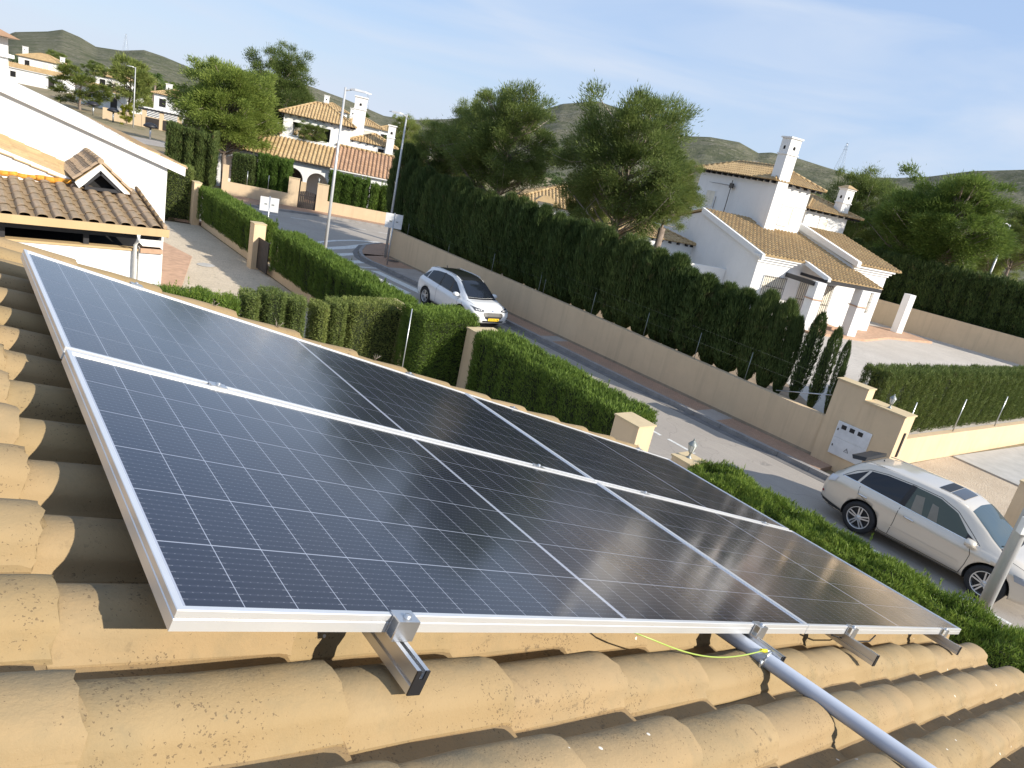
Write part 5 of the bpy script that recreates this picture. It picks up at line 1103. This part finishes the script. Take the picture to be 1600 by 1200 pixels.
for cx, yt, yb, wpx, d, pool, k, lb, gz, rz in T_: tree(cx, yt, yb, wpx, d, pool, k, lb, gz, rz=rz)
tree(203, 86, 168, 74, 140, PF, 0, 'dark round tree behind the small distant lamp', name='dark_tree', cat='tree'); tree(125, 106, 164, 84, 128, PF, 1, 'thin light green tree at upper left before the villas', name='leafy_tree', cat='tree'); tree(88, 79, 112, 40, 205, PF, 0, 'small dark tree behind the farthest villa', name='dark_tree', cat='tree')
tree(150, 95, 124, 34, 215, PF, 0, 'small round tree between two distant villas', name='dark_tree', cat='tree'); tree(198, 162, 194, 24, 112, PF, 2, 'round yellow bush beside the small distant lamp', name='yellow_bush', cat='bush'); tree(488, 189, 226, 40, 61, PM, 1, 'tree seen through the open loggia of the arcaded house', 0)
tree(300, 140, 200, 40, 90, PF, 0, 'dark tree behind the left flank of the big bright pine', name='dark_tree', cat='tree')
tree(640, 205, 250, 30, 88, PM, 0, 'dark tree between the villas behind the corner lamp', 0, name='dark_tree', cat='tree'); tree(566, 172, 192, 22, 120, PF, 0, 'tiny dark tree between two chimneys', 0, name='dark_tree', cat='tree'); tree(240, 118, 150, 24, 170, PF, 1, 'light bush below the left palm', 0, name='leafy_tree', cat='tree')
def palm(x, y, h, label):
    o = thing('palm_tree', label, 'palm tree', (x, y, 0), 0, 'palm trees by the distant villas'); MB().tube([(0, 0, 0), (.1, 0, h)], .22, M_trunk, 8, .18).build('trunk', o); P = []; D = []
    for i in range(46):
        a = random.uniform(0, 6.28); e = random.uniform(-.3, 1.2); l = random.uniform(1.5, 2.1)
        for j in range(16): t_ = j / 15; P.append((l * t_ * math.cos(a) * math.cos(e) * 1, l * t_ * math.sin(a) * math.cos(e), h + l * t_ * math.sin(e) - 1.0 * t_ * t_)); D.append((math.cos(a) + random.uniform(-.7, .7), math.sin(a) + random.uniform(-.7, .7), -.3))
    V, F = blades(np.array(P), np.array(D, float), .6, .12); stuff(link('crown', npmesh('crown', V, F, [M_palm]), o))
palm(32.5, 155.7, 7.0, 'left fan palm by the distant villas'); palm(34.9, 155.2, 5.9, 'right fan palm by the distant villas')
# far scattered woodland and shrubs below the hills
def scatter(name, n, region, hmin, hmax, mat, seed):
    r = np.random.default_rng(seed); P = []; D = []
    for i in range(n):
        a = r.uniform(azs[0] - .2, azs[-1] + .2); d = r.uniform(*region); R = r.uniform(hmin, hmax); x = CX + d * math.cos(a); y = CY + d * math.sin(a)
        k = 90; q = nrm(r.normal(size=(k, 3))) * R * r.uniform(.4, 1, (k, 1)); q[:, 2] = np.abs(q[:, 2]); P.append(q + np.array([x, y, max(0, (d - 430) * .02)])); D.append(q + r.normal(size=(k, 3)) * R * .4)
    V, F = blades(np.concatenate(P), np.concatenate(D), 1.3, .45, r); o = stuff(link(name, npmesh(name, V, F, [mat]))); return o
tag(scatter('far_scrub', 420, (230, 560), 1.2, 3.2, M_cypD, 5), 'dark scrub and low trees at the foot of the hills', 'scrub')

# ------------------------------------------------ cars
def car_paint(name, col, metal=.0, rough=.35):
    t = NT(name, rough, .5, metal); t.color(t.mix(t.rng(t.noise(t.pos(), 1.5, 4, .6), .35, .7, 0, .25), col, tuple(x * .9 for x in col))); t.b.inputs['Coat Weight'].default_value = 1; t.b.inputs['Coat Roughness'].default_value = .04; return t.m
P_silver = car_paint('champagne_silver_paint', (.70, .63, .53), .3, .36); P_white = car_paint('white_car_paint', (.76, .77, .78)); P_blackroof = car_paint('black_roof_paint', (.012, .012, .014))
def glassy(name, col, r=.04):
    t = NT(name, r, .9); t.color(col); t.b.inputs['Specular IOR Level'].default_value = .5; return t.m
G_dark = glassy('tinted_glass', (.010, .013, .020)); G_screen = glassy('windscreen_glass', (.05, .075, .09)); G_front = glassy('clear_side_glass', (.06, .08, .065)); G_lamp = glassy('lamp_lens', (.35, .37, .40)); G_lampd = glassy('dark_lamp_housing', (.06, .065, .075)); G_red = glassy('red_lamp_lens', (.28, .01, .01)); G_clear = glassy('clear_rear_lens', (.62, .62, .64))
M_tyre = simple('tyre_rubber', (.022, .022, .024), .8, 0, .15, 9); M_rim = simple('alloy_rim', (.62, .63, .65), .28, .8, .04); M_clad = simple('dark_cladding', (.03, .03, .032), .7); M_chrome = simple('chrome_trim', (.7, .71, .73), .12, 1.0, .02); M_plate = simple('yellow_number_plate', (.85, .55, .02), .5); M_platew = simple('white_number_plate', (.7, .7, .7), .5); M_seat = simple('cream_seat_leather', (.22, .21, .18), .7)

def wheel(parent, x, y, r, side, spokes=5, w=.22, dark=False):
    o = bpy.data.objects.new('wheel', None)
    bpy.data.objects.remove(o)
    t = MB(); rr = r * .70
    t.lathe([(rr, -w / 2), (r * .93, -w / 2), (r * .985, -w / 2 + .03), (r, -w / 2 + .05), (r, w / 2 - .05), (r * .985, w / 2 - .03), (r * .93, w / 2), (rr, w / 2 - .008), (rr - .012, w / 2 - .03), (rr - .02, -w / 2)], M_tyre, 40, 'y')
    wh = t.build('wheel', parent); wh.location = (x, y, r); wh.rotation_euler = (0, 0, 0 if side > 0 else math.pi)
    m = MB(); m.lathe([(rr + .002, w / 2 - .012), (rr - .014, w / 2 - .002), (rr - .024, w / 2 - .02), (rr - .03, 0)], M_rim, 40, 'y'); m.lathe([(rr - .03, .02), (0, .02)], M_clad, 32, 'y')
    zf = w / 2 - .028
    for i in range(spokes):
        for dl in (-.17, .17):
            a = 2 * math.pi * i / spokes + .3; b = a + dl * .9
            p0 = (.055 * math.cos(a + dl * 2), zf + .004, .055 * math.sin(a + dl * 2)); p1 = ((rr - .02) * math.cos(b), zf - .004, (rr - .02) * math.sin(b)); m.bar(p0, p1, .030, .022, M_rim, up=(0, 1, 0))
    m.lathe([(.0, zf + .018), (.03, zf + .017), (.038, zf + .01), (.07, zf + .006), (.075, zf - .01)], M_rim, 20, 'y'); m.build('rim', wh); return wh

def smooth_interp(xs, ys, x):
    # monotone-ish cubic (Catmull-Rom on non-uniform knots)
    xs = np.array(xs); ys = np.array(ys); d = np.gradient(ys, xs); i = int(np.clip(np.searchsorted(xs, x) - 1, 0, len(xs) - 2)); h = xs[i + 1] - xs[i]; t_ = (x - xs[i]) / h
    s = (ys[i + 1] - ys[i]) / h; m0, m1 = d[i], d[i + 1]
    if s == 0: m0 = m1 = 0
    return (2 * t_**3 - 3 * t_**2 + 1) * ys[i] + (t_**3 - 2 * t_**2 + t_) * h * m0 + (-2 * t_**3 + 3 * t_**2) * ys[i + 1] + (t_**3 - t_**2) * h * m1

def car(name, label, loc, rz, spec, paint, roofpaint=None):
    o = thing(name, label, 'car', loc, rz)
    st = spec['st']; xs = [r[0] for r in st]; N = 96; X = np.concatenate([np.linspace(xs[0], xs[0] + .25, 10)[:-1], np.linspace(xs[0] + .25, xs[-1] - .25, N), np.linspace(xs[-1] - .25, xs[-1], 10)[1:]])
    col = lambda k, x: smooth_interp(xs, [r[k] for r in st], x)
    V = []; F = []; ring = []
    for x in X:
        ym, zb, zbelt, zt, yb, yr = (col(k, x) for k in (1, 2, 3, 4, 5, 6))
        zb = max(zb, .16); zt = max(zt, zbelt + .012); g = zt - zbelt; yr = min(yr, yb - .012)
        pts = [(0, zb), (ym * .80, zb), (ym * .955, zb + .05), (ym * .985, zb + (zbelt - zb) * .22), (ym * .995, zb + (zbelt - zb) * .42), (ym, zb + (zbelt - zb) * .60), (ym * .995, zb + (zbelt - zb) * .76), (ym * .975, zb + (zbelt - zb) * .90), (yb + .012, zbelt - .012), (yb, zbelt)]
        for f_ in (.22, .44, .66, .85): yy = yb + (yr - yb) * (f_ ** 1.12); pts.append((yy, zbelt + (g * .93) * f_))
        pts += [(yr - .005, zbelt + g * .935), (yr * .94, zbelt + g * .968), (yr * .75, zbelt + g * .988), (yr * .45, zbelt + g * .997), (0, zt)]
        ring.append(pts)
    m = len(ring[0])
    for i, pts in enumerate(ring):
        V += [(X[i], y, z) for y, z in pts] + [(X[i], -y, z) for y, z in pts[1:-1]]
    w = 2 * m - 2
    idx = lambda i, j: i * w + j
    order = list(range(m)) + list(range(w - 1, m - 1, -1))
    for i in range(len(X) - 1):
        for a, b in zip(order, order[1:] + order[:1]): F.append((idx(i, a), idx(i, b), idx(i + 1, b), idx(i + 1, a)))
    F4 = F; me = bpy.data.meshes.new('body'); me.from_pydata(V, [], F4 + [tuple(idx(0, a) for a in order), tuple(idx(len(X) - 1, a) for a in reversed(order))])
    me.materials.append(paint); me.materials.append(M_clad); me.polygons.foreach_set('use_smooth', [True] * len(me.polygons))
    bm = bmesh.new(); bm.from_mesh(me); bmesh.ops.recalc_face_normals(bm, faces=bm.faces); bm.to_mesh(me); bm.free()
    body = bpy.data.objects.new('body', me); C.objects.link(body)
    # wheel arches by boolean
    for wx in spec['axles']:
        c = MB(); c.lathe([(0, -1.2), (spec['arch'], -1.2), (spec['arch'], -spec['hw'] * .62), (0, -spec['hw'] * .62)], M_clad, 40, 'y', (wx, 0, spec['wr'])); c2 = MB(); c2.lathe([(0, spec['hw'] * .62), (spec['arch'], spec['hw'] * .62), (spec['arch'], 1.2), (0, 1.2)], M_clad, 40, 'y', (wx, 0, spec['wr']))
        for q in (c, c2):
            co = q.build('cutter'); co.data.materials.clear(); co.data.materials.append(paint); co.data.materials.append(M_clad); co.data.polygons.foreach_set('material_index', [1] * len(co.data.polygons))
            md = body.modifiers.new('b', 'BOOLEAN'); md.operation = 'DIFFERENCE'; md.solver = 'EXACT'; md.object = co; bpy.context.view_layer.update()
            dg = bpy.context.evaluated_depsgraph_get(); nm = bpy.data.meshes.new_from_object(body.evaluated_get(dg)); body.modifiers.clear(); body.data = nm; bpy.data.objects.remove(co)
    body.data.name = 'body'
    bv = bmesh.new(); bv.from_mesh(body.data); tree_ = BVHTree.FromBMesh(bv); bv.free(); body.parent = o
    def cast(p, d): h = tree_.ray_cast(Vector(p), Vector(d)); return h[0]
    def patch(name_, lo, hi, axis, mat, off=.006, nu=14, nv=6, parent=None, sides=(1,)):
        """ruled patch between two polylines projected on the body. axis 'y': points (x,z); 'x': (y,z) from the front (+1) or rear(-1); 'z': (x,y)"""
        def rs(pl, n):
            pl = [Vector(p) for p in pl]; d = [0]
            for a, b in zip(pl[:-1], pl[1:]): d.append(d[-1] + (b - a).length)
            out_ = []
            for k in range(n): t_ = d[-1] * k / (n - 1); j = max(0, min(len(pl) - 2, int(np.searchsorted(d, t_, 'right')) - 1)); out_.append(pl[j] + (pl[j + 1] - pl[j]) * ((t_ - d[j]) / max(1e-6, d[j + 1] - d[j])))
            return out_
        res = []
        for sd in sides:
            A = rs(lo, nu); B_ = rs(hi, nu); VV = []; ok = True
            for v in range(nv):
                for u in range(nu):
                    p = A[u].lerp(B_[u], v / (nv - 1))
                    if axis == 'y': org, d = (p[0], 1.5 * sd, p[1]), (0, -sd, 0)
                    elif axis == 'x': org, d = (3.5 * sd, p[0], p[1]), (-sd, 0, 0)
                    else: org, d = (p[0], p[1], 3.0), (0, 0, -1)
                    h = tree_.ray_cast(Vector(org), Vector(d))
                    if h[0] is None: hp = VV[-1] if VV else Vector(org) + Vector(d) * 1.0; VV.append(Vector(hp)); continue
                    VV.append(h[0] + h[1] * off if h[1].dot(Vector(d)) < 0 else h[0] - h[1] * off)
            FF = [(v * nu + u, v * nu + u + 1, (v + 1) * nu + u + 1, (v + 1) * nu + u) for v in range(nv - 1) for u in range(nu - 1)]
            m_ = bpy.data.meshes.new(name_); m_.from_pydata(VV, [], FF); m_.materials.append(mat); m_.polygons.foreach_set('use_smooth', [True] * len(FF))
            b_ = bmesh.new(); b_.from_mesh(m_); bmesh.ops.recalc_face_normals(b_, faces=b_.faces)
            cen = Vector((0, 0, .8)); 
            if sum((f.calc_center_median() - cen).dot(f.normal) for f in b_.faces) < 0: bmesh.ops.reverse_faces(b_, faces=b_.faces)
            b_.to_mesh(m_); b_.free(); res.append(link(name_, m_, parent or o))
        return res
    def seam(pl, sides=(1, -1), w_=.011, mat=M_void, axis='y', name_='door_seam', off=.003):
        # a thin strip following a polyline
        P_ = [Vector(p) for p in pl]; a = []; b = []
        for i, p in enumerate(P_):
            d = (P_[min(i + 1, len(P_) - 1)] - P_[max(i - 1, 0)]).normalized(); nn = Vector((d.y, -d.x)) * w_ / 2; a.append(p + nn); b.append(p - nn)
        L_ = sum((q - p).length for p, q in zip(P_[:-1], P_[1:])); return patch(name_, a, b, axis, mat, off, max(6, int(L_ / .035)), 2, None, sides)
    for wx in spec['axles']:
        for s_ in (1, -1): wheel(o, wx, s_ * (spec['hw'] - spec.get('inset', .125)), spec['wr'], s_)
    return o, patch, seam, cast, body

# silver SUV --------------------------------------------------------------
# x, ymax, zbottom, zbelt, ztop, ybelt, yroof
st = [(-2.37, .60, .50, .72, .76, .50, .30), (-2.34, .74, .42, .84, .88, .66, .45), (-2.26, .84, .34, .96, 1.03, .76, .56), (-2.12, .885, .28, 1.035, 1.17, .80, .60), (-1.95, .905, .25, 1.09, 1.35, .815, .60), (-1.76, .915, .24, 1.105, 1.53, .82, .60), (-1.5, .92, .24, 1.105, 1.61, .825, .61), (-.9, .92, .235, 1.08, 1.675, .825, .625), (-.2, .92, .235, 1.05, 1.70, .825, .63),
      (.35, .92, .235, 1.025, 1.675, .825, .62), (.62, .92, .235, 1.01, 1.60, .825, .61), (1.0, .92, .24, 1.0, 1.385, .82, .62), (1.30, .92, .24, .99, 1.18, .81, .66), (1.45, .92, .25, .98, 1.095, .80, .70), (1.75, .915, .25, .955, 1.04, .76, .60), (2.02, .885, .26, .885, .945, .70, .50), (2.20, .82, .30, .80, .85, .62, .42), (2.31, .72, .36, .70, .74, .52, .34), (2.37, .56, .42, .60, .62, .40, .25)]
scar, patch, seam, cast, body = car('silver_suv', 'silver SUV parked on the street at the right edge behind the thick grey pole', (17.03, 3.68, .004), rad(-90), dict(st=st, axles=(-1.28, 1.435), arch=.435, wr=.378, hw=.92, inset=.10), P_silver)
# side glass
for s_ in (1, -1):
    patch('quarter_window', [(-1.93, 1.135), (-1.62, 1.135)], [(-1.90, 1.15), (-1.50, 1.44)], 'y', G_dark, sides=(s_,)); 
    patch('door_window', [(-1.56, 1.135), (-.62, 1.095)], [(-1.44, 1.46), (-1.1, 1.525), (-.55, 1.56)], 'y', G_dark, sides=(s_,))
    gl = patch('door_window', [(-.50, 1.09), (.80, 1.04)], [(-.45, 1.565), (.05, 1.56), (.45, 1.44), (.78, 1.16)], 'y', G_front, sides=(s_,))[0]
    patch('seat_back', [(-.36, 1.08), (-.12, 1.07)], [(-.40, 1.42), (-.22, 1.44)], 'y', M_seat, .0075, 6, 4, gl, (s_,)); patch('seat_back', [(.0, 1.07), (.2, 1.065)], [(-.04, 1.40), (.10, 1.38)], 'y', M_seat, .0075, 6, 4, gl, (s_,))
    patch('window_pillar', [(-.62, 1.09), (-.50, 1.085)], [(-.56, 1.57), (-.45, 1.57)], 'y', M_blackpl, .0075, 4, 6, None, (s_,)); patch('mirror_triangle', [(.80, 1.04), (1.05, 1.025)], [(.78, 1.16), (.84, 1.13)], 'y', M_blackpl, .0075, 4, 4, None, (s_,))
    seam([(-2.0, 1.125), (-1.56, 1.122), (-.5, 1.08), (.9, 1.025), (1.08, 1.015)], (s_,), .014, M_chrome, name_='window_trim')
    seam([(-1.98, 1.11), (-1.75, 1.33), (-1.48, 1.48), (-1.1, 1.55), (-.5, 1.588), (.06, 1.585), (.45, 1.47), (.85, 1.19), (1.08, 1.025)], (s_,), .012, M_blackpl, name_='window_trim')
    seam([(-.56, 1.04), (-.56, .70), (-.60, .36)], (s_,)); seam([(.93, .97), (1.0, .80), (.98, .55), (.93, .33)], (s_,)); seam([(-1.50, 1.07), (-1.47, .92), (-1.20, .80), (-.98, .62), (-.86, .42), (-.80, .35)], (s_,)); seam([(-.80, .345), (.93, .325)], (s_,))
    for hx in (-1.36, -.30): 
        q = cast((hx, 1.5 * s_, .90), (0, -s_, 0)); hb = MB(); hb.tube([(hx - .11, q.y + .004 * s_, .905), (hx - .06, q.y + .026 * s_, .912), (hx + .06, q.y + .026 * s_, .905), (hx + .11, q.y + .004 * s_, .897)], .017, M_chrome, 8); hb.build('door_handle', scar)
    seam([(-.76, .555), (.0, .548), (.86, .54)], (s_,), .035, P_silver, name_='door_moulding', off=.012)
    patch('sill', [(-.82, .235), (.95, .235)], [(-.84, .315), (.97, .30)], 'y', M_clad, .012, 16, 3, None, (s_,)); patch('sill', [(-2.28, .34), (-1.70, .26)], [(-2.30, .46), (-1.72, .36)], 'y', M_clad, .010, 8, 3, None, (s_,))
    patch('tail_light', [(-2.24, .86), (-2.06, .93)], [(-2.23, 1.02), (-2.03, 1.05)], 'y', G_clear, .012, 8, 5, None, (s_,)); patch('reflector', [(-2.30, .56), (-2.24, .56)], [(-2.30, .61), (-2.24, .61)], 'y', G_red, .010, 4, 3, None, (s_,))
    patch('headlight', [(1.86, .72), (2.20, .70)], [(1.80, .84), (2.16, .83)], 'y', G_lamp, .008, 8, 5, None, (s_,))
    mm = MB(); q = cast((.90, 1.5 * s_, 1.0), (0, -s_, 0)); y0 = q.y
    mm.lathe([(0, -.13), (.05, -.125), (.075, -.09), (.085, -.03), (.085, .05), (.075, .06), (0, .062)], P_silver, 16, 'x'); mo = mm.build('wing_mirror', scar); mo.location = (.92, y0 + .15 * s_, 1.05); mo.scale = (-1.0, 1.5, 1.0); mo.rotation_euler = (0, 0, 0)
    MB().bar((.92, y0 - .02 * s_, 1.0), (.92, y0 + .09 * s_, 1.03), .05, .03, M_blackpl).build('mirror_arm', scar)
patch('windscreen', [(1.39, -.66), (1.43, 0), (1.39, .66)], [(.66, -.56), (.62, 0), (.66, .56)], 'z', G_screen, .006, 20, 14); patch('windscreen_cowl', [(1.50, -.66), (1.53, 0), (1.50, .66)], [(1.395, -.67), (1.435, 0), (1.395, .67)], 'z', M_blackpl, .006, 16, 3)
sr = patch('sunroof', [(.38, -.43), (.38, .43)], [(-.08, -.43), (-.08, .43)], 'z', P_silver, .005, 10, 6)[0]; patch('sunroof_opening', [(.10, -.40), (.10, .40)], [(-.13, -.40), (-.13, .40)], 'z', M_blackpl, .010, 10, 4, sr); patch('sunroof_glass', [(.40, -.40), (.40, .40)], [(.12, -.40), (.12, .40)], 'z', G_lampd, .010, 10, 4, sr)
patch('rear_window', [(-2.22, -.58), (-2.24, 0), (-2.22, .58)], [(-1.86, -.53), (-1.86, 0), (-1.86, .53)], 'z', G_dark, .006, 16, 8)
seam([(1.50, -.76), (1.9, -.70), (2.18, -.55), (2.26, 0), (2.18, .55), (1.9, .70), (1.50, .76)], (1,), .008, M_void, 'z', 'bonnet_seam')
sp = MB(); sp.hull([(-2.02, -.52, 1.50), (-1.72, -.56, 1.575), (-1.72, .56, 1.575), (-2.02, .52, 1.50)], [(-2.08, -.48, 1.575), (-1.72, -.52, 1.665), (-1.72, .52, 1.665), (-2.08, .48, 1.575)], M_blackpl); sp.build('roof_spoiler', scar)
for s_ in (1, -1):
    MB().tube([(-1.62, .56 * s_, 1.615), (-1.4, .565 * s_, 1.635), (-.3, .575 * s_, 1.672), (.35, .56 * s_, 1.655), (.55, .54 * s_, 1.60)], .011, P_silver, 6).build('roof_strip', scar)
MB().tube([(-1.52, .0, 1.61), (-1.54, 0, 1.64)], .014, M_blackpl, 6).build('roof_aerial', scar); patch('bumper_grille', [(-.5, .42), (.5, .42)], [(-.5, .6), (.5, .6)], 'x', M_blackpl, .008, 10, 4); patch('number_plate', [(-.26, .88), (.26, .88)], [(-.26, .99), (.26, .99)], 'x', M_platew, .012, 6, 3, None, (-1,))
wp = MB(); 
for a, b in (((1.47, .55), (1.36, -.02)), ((1.48, -.02), (1.37, -.55))):
    p0 = cast((a[0], a[1], 3), (0, 0, -1)); p1 = cast((b[0], b[1], 3), (0, 0, -1))
    if p0 and p1: wp.tube([p0 + Vector((0, 0, .02)), p1 + Vector((0, 0, .02))], .009, M_blackpl, 5)
wp.build('wiper', scar)

# white SUV ---------------------------------------------------------------
st = [(-2.30, .60, .48, .80, .84, .52, .30), (-2.26, .76, .40, .92, .97, .66, .48), (-2.15, .86, .32, 1.04, 1.12, .76, .56), (-1.98, .91, .26, 1.09, 1.33, .80, .58), (-1.78, .935, .24, 1.10, 1.52, .815, .585), (-1.5, .94, .23, 1.09, 1.60, .82, .59), (-.9, .94, .23, 1.05, 1.655, .825, .60), (-.2, .94, .23, 1.01, 1.665, .825, .605), (.25, .94, .23, .985, 1.63, .825, .60),
      (.62, .94, .23, .965, 1.50, .82, .60), (.95, .94, .235, .955, 1.31, .815, .62), (1.22, .94, .24, .95, 1.13, .805, .66), (1.36, .94, .24, .945, 1.04, .80, .70), (1.7, .925, .24, .92, .99, .76, .60), (2.0, .88, .25, .86, .90, .68, .50), (2.16, .80, .28, .77, .80, .60, .42), (2.26, .70, .33, .66, .69, .50, .34), (2.31, .55, .38, .56, .58, .40, .25)]
wcar, patch, seam, cast, body = car('white_suv', 'white SUV with black roof and yellow number plate parked facing the camera on the street', (16.45, 22.45, .004), rad(-90.5), dict(st=st, axles=(-1.38, 1.33), arch=.42, wr=.36, hw=.94, inset=.10), P_white)
patch('roof_panel', [(.50, -.585), (.55, 0), (.50, .585)], [(-1.72, -.555), (-1.78, 0), (-1.72, .555)], 'z', P_blackroof, .005, 18, 16); patch('windscreen', [(1.30, -.66), (1.34, 0), (1.30, .66)], [(.52, -.57), (.50, 0), (.52, .57)], 'z', G_dark, .007, 20, 14)
patch('windscreen_cowl', [(1.41, -.67), (1.45, 0), (1.41, .67)], [(1.31, -.67), (1.35, 0), (1.31, .67)], 'z', M_blackpl, .006, 16, 3)
for s_ in (1, -1):
    patch('quarter_window', [(-1.98, 1.13), (-1.62, 1.12)], [(-1.95, 1.17), (-1.52, 1.43)], 'y', G_dark, sides=(s_,)); patch('door_window', [(-1.56, 1.12), (-.62, 1.07)], [(-1.46, 1.45), (-1.1, 1.52), (-.56, 1.56)], 'y', G_dark, sides=(s_,)); patch('door_window', [(-.52, 1.065), (.92, .995)], [(-.48, 1.56), (0, 1.54), (.4, 1.41), (.86, 1.12)], 'y', G_dark, sides=(s_,))
    patch('window_pillar', [(-.62, 1.07), (-.52, 1.06)], [(-.57, 1.57), (-.48, 1.57)], 'y', M_blackpl, .0075, 4, 6, None, (s_,)); seam([(-2.0, 1.12), (-1.5, 1.105), (-.5, 1.05), (1.0, .98)], (s_,), .016, M_blackpl, name_='window_trim')
    seam([(-.58, 1.05), (-.58, .36)], (s_,)); seam([(.98, .96), (1.02, .7), (.95, .34)], (s_,)); patch('sill', [(-.92, .23), (.88, .23)], [(-.94, .30), (.90, .30)], 'y', M_clad, .010, 14, 3, None, (s_,))
    mo = MB().lathe([(0, -.13), (.05, -.125), (.075, -.09), (.085, -.03), (.085, .05), (.075, .06), (0, .062)], P_white, 16, 'x').build('wing_mirror', wcar); q = cast((.85, 1.5 * s_, 1.0), (0, -s_, 0)); mo.location = (.86, q.y + .14 * s_, 1.06); mo.scale = (-1, 1.5, 1)
    MB().bar((.86, q.y - .02 * s_, 1.0), (.86, q.y + .08 * s_, 1.03), .05, .03, M_blackpl).build('mirror_arm', wcar)
    hl = patch('headlight', [(.40 * s_, .745), (.62 * s_, .735), (.80 * s_, .75)], [(.42 * s_, .80), (.62 * s_, .84), (.82 * s_, .875)], 'x', G_lampd, .010, 14, 6)[0]; 
    for k in range(3): patch('lamp_element', [((.50 + .09 * k) * s_, .765), ((.555 + .09 * k) * s_, .77)], [((.50 + .09 * k) * s_, .80), ((.555 + .09 * k) * s_, .81)], 'x', G_clear, .014, 4, 3, hl)
    patch('air_intake', [(.60 * s_, .40), (.76 * s_, .42)], [(.64 * s_, .46), (.80 * s_, .50)], 'x', M_blackpl, .010, 8, 4); patch('air_intake', [(.62 * s_, .49), (.78 * s_, .53)], [(.66 * s_, .53), (.80 * s_, .58)], 'x', M_blackpl, .010, 8, 3)
gr = patch('grille', [(-.36, .50), (-.20, .46), (.20, .46), (.36, .50)], [(-.47, .66), (-.42, .70), (.42, .70), (.47, .66)], 'x', M_blackpl, .010, 20, 8)[0]; seam([(-.47, .66), (-.43, .71), (.43, .71), (.47, .66), (.36, .50), (.20, .455), (-.20, .455), (-.36, .50), (-.47, .66)], (1,), .014, M_clad, 'x', 'grille_frame', .013)
for z in (.50, .54, .58, .62, .66): seam([(-.38 - (z - .5) * .4, z), (.38 + (z - .5) * .4, z)], (1,), .006, G_lampd, 'x', 'grille_bar', .015)
patch('lower_grille', [(-.46, .36), (.46, .36)], [(-.50, .42), (.50, .42)], 'x', M_blackpl, .010, 12, 4); npl = patch('number_plate', [(-.26, .425), (.26, .425)], [(-.26, .525), (.26, .525)], 'x', M_plate, .045, 6, 3)[0]
for k in range(6): patch('plate_character', [(-.20 + .066 * k + (.02 if k > 1 else 0) + (.02 if k > 3 else 0), .448), (-.20 + .066 * k + .036 + (.02 if k > 1 else 0) + (.02 if k > 3 else 0), .448)], [(-.20 + .066 * k + (.02 if k > 1 else 0) + (.02 if k > 3 else 0), .502), (-.20 + .066 * k + .036 + (.02 if k > 1 else 0) + (.02 if k > 3 else 0), .502)], 'x', M_blackpl, .049, 3, 3, npl)
patch('badge', [(-.05, .755), (.05, .755)], [(-.05, .785), (.05, .785)], 'x', M_chrome, .012, 4, 3); seam([(1.42, -.76), (1.8, -.70), (2.08, -.55), (2.14, 0), (2.08, .55), (1.8, .70), (1.42, .76)], (1,), .008, M_void, 'z', 'bonnet_seam')
MB().tube([(-1.45, 0, 1.60), (-1.52, 0, 1.68)], .02, M_blackpl, 6).build('roof_aerial', wcar); patch('rear_spoiler', [(-1.96, -.52), (-1.98, 0), (-1.96, .52)], [(-1.80, -.55), (-1.82, 0), (-1.80, .55)], 'z', P_white, .03, 12, 4)
for s_ in (1, -1): MB().tube([(-1.55, .57 * s_, 1.60), (-1.3, .575 * s_, 1.64), (-.2, .585 * s_, 1.665), (.2, .575 * s_, 1.64)], .014, M_chrome, 6).build('roof_rail', wcar)
# small box on the thick pole at the right edge
pbx = tag(MB().box(-.16, .16, -.22, -.11, 2.98, 3.22, M_pipew).build('pole_box'), 'small white box strapped to the thick grey pole at the right edge', 'box'); pbx.location = (11.9, 1.32, 0); pbx.rotation_euler = (0, 0, rad(-40))
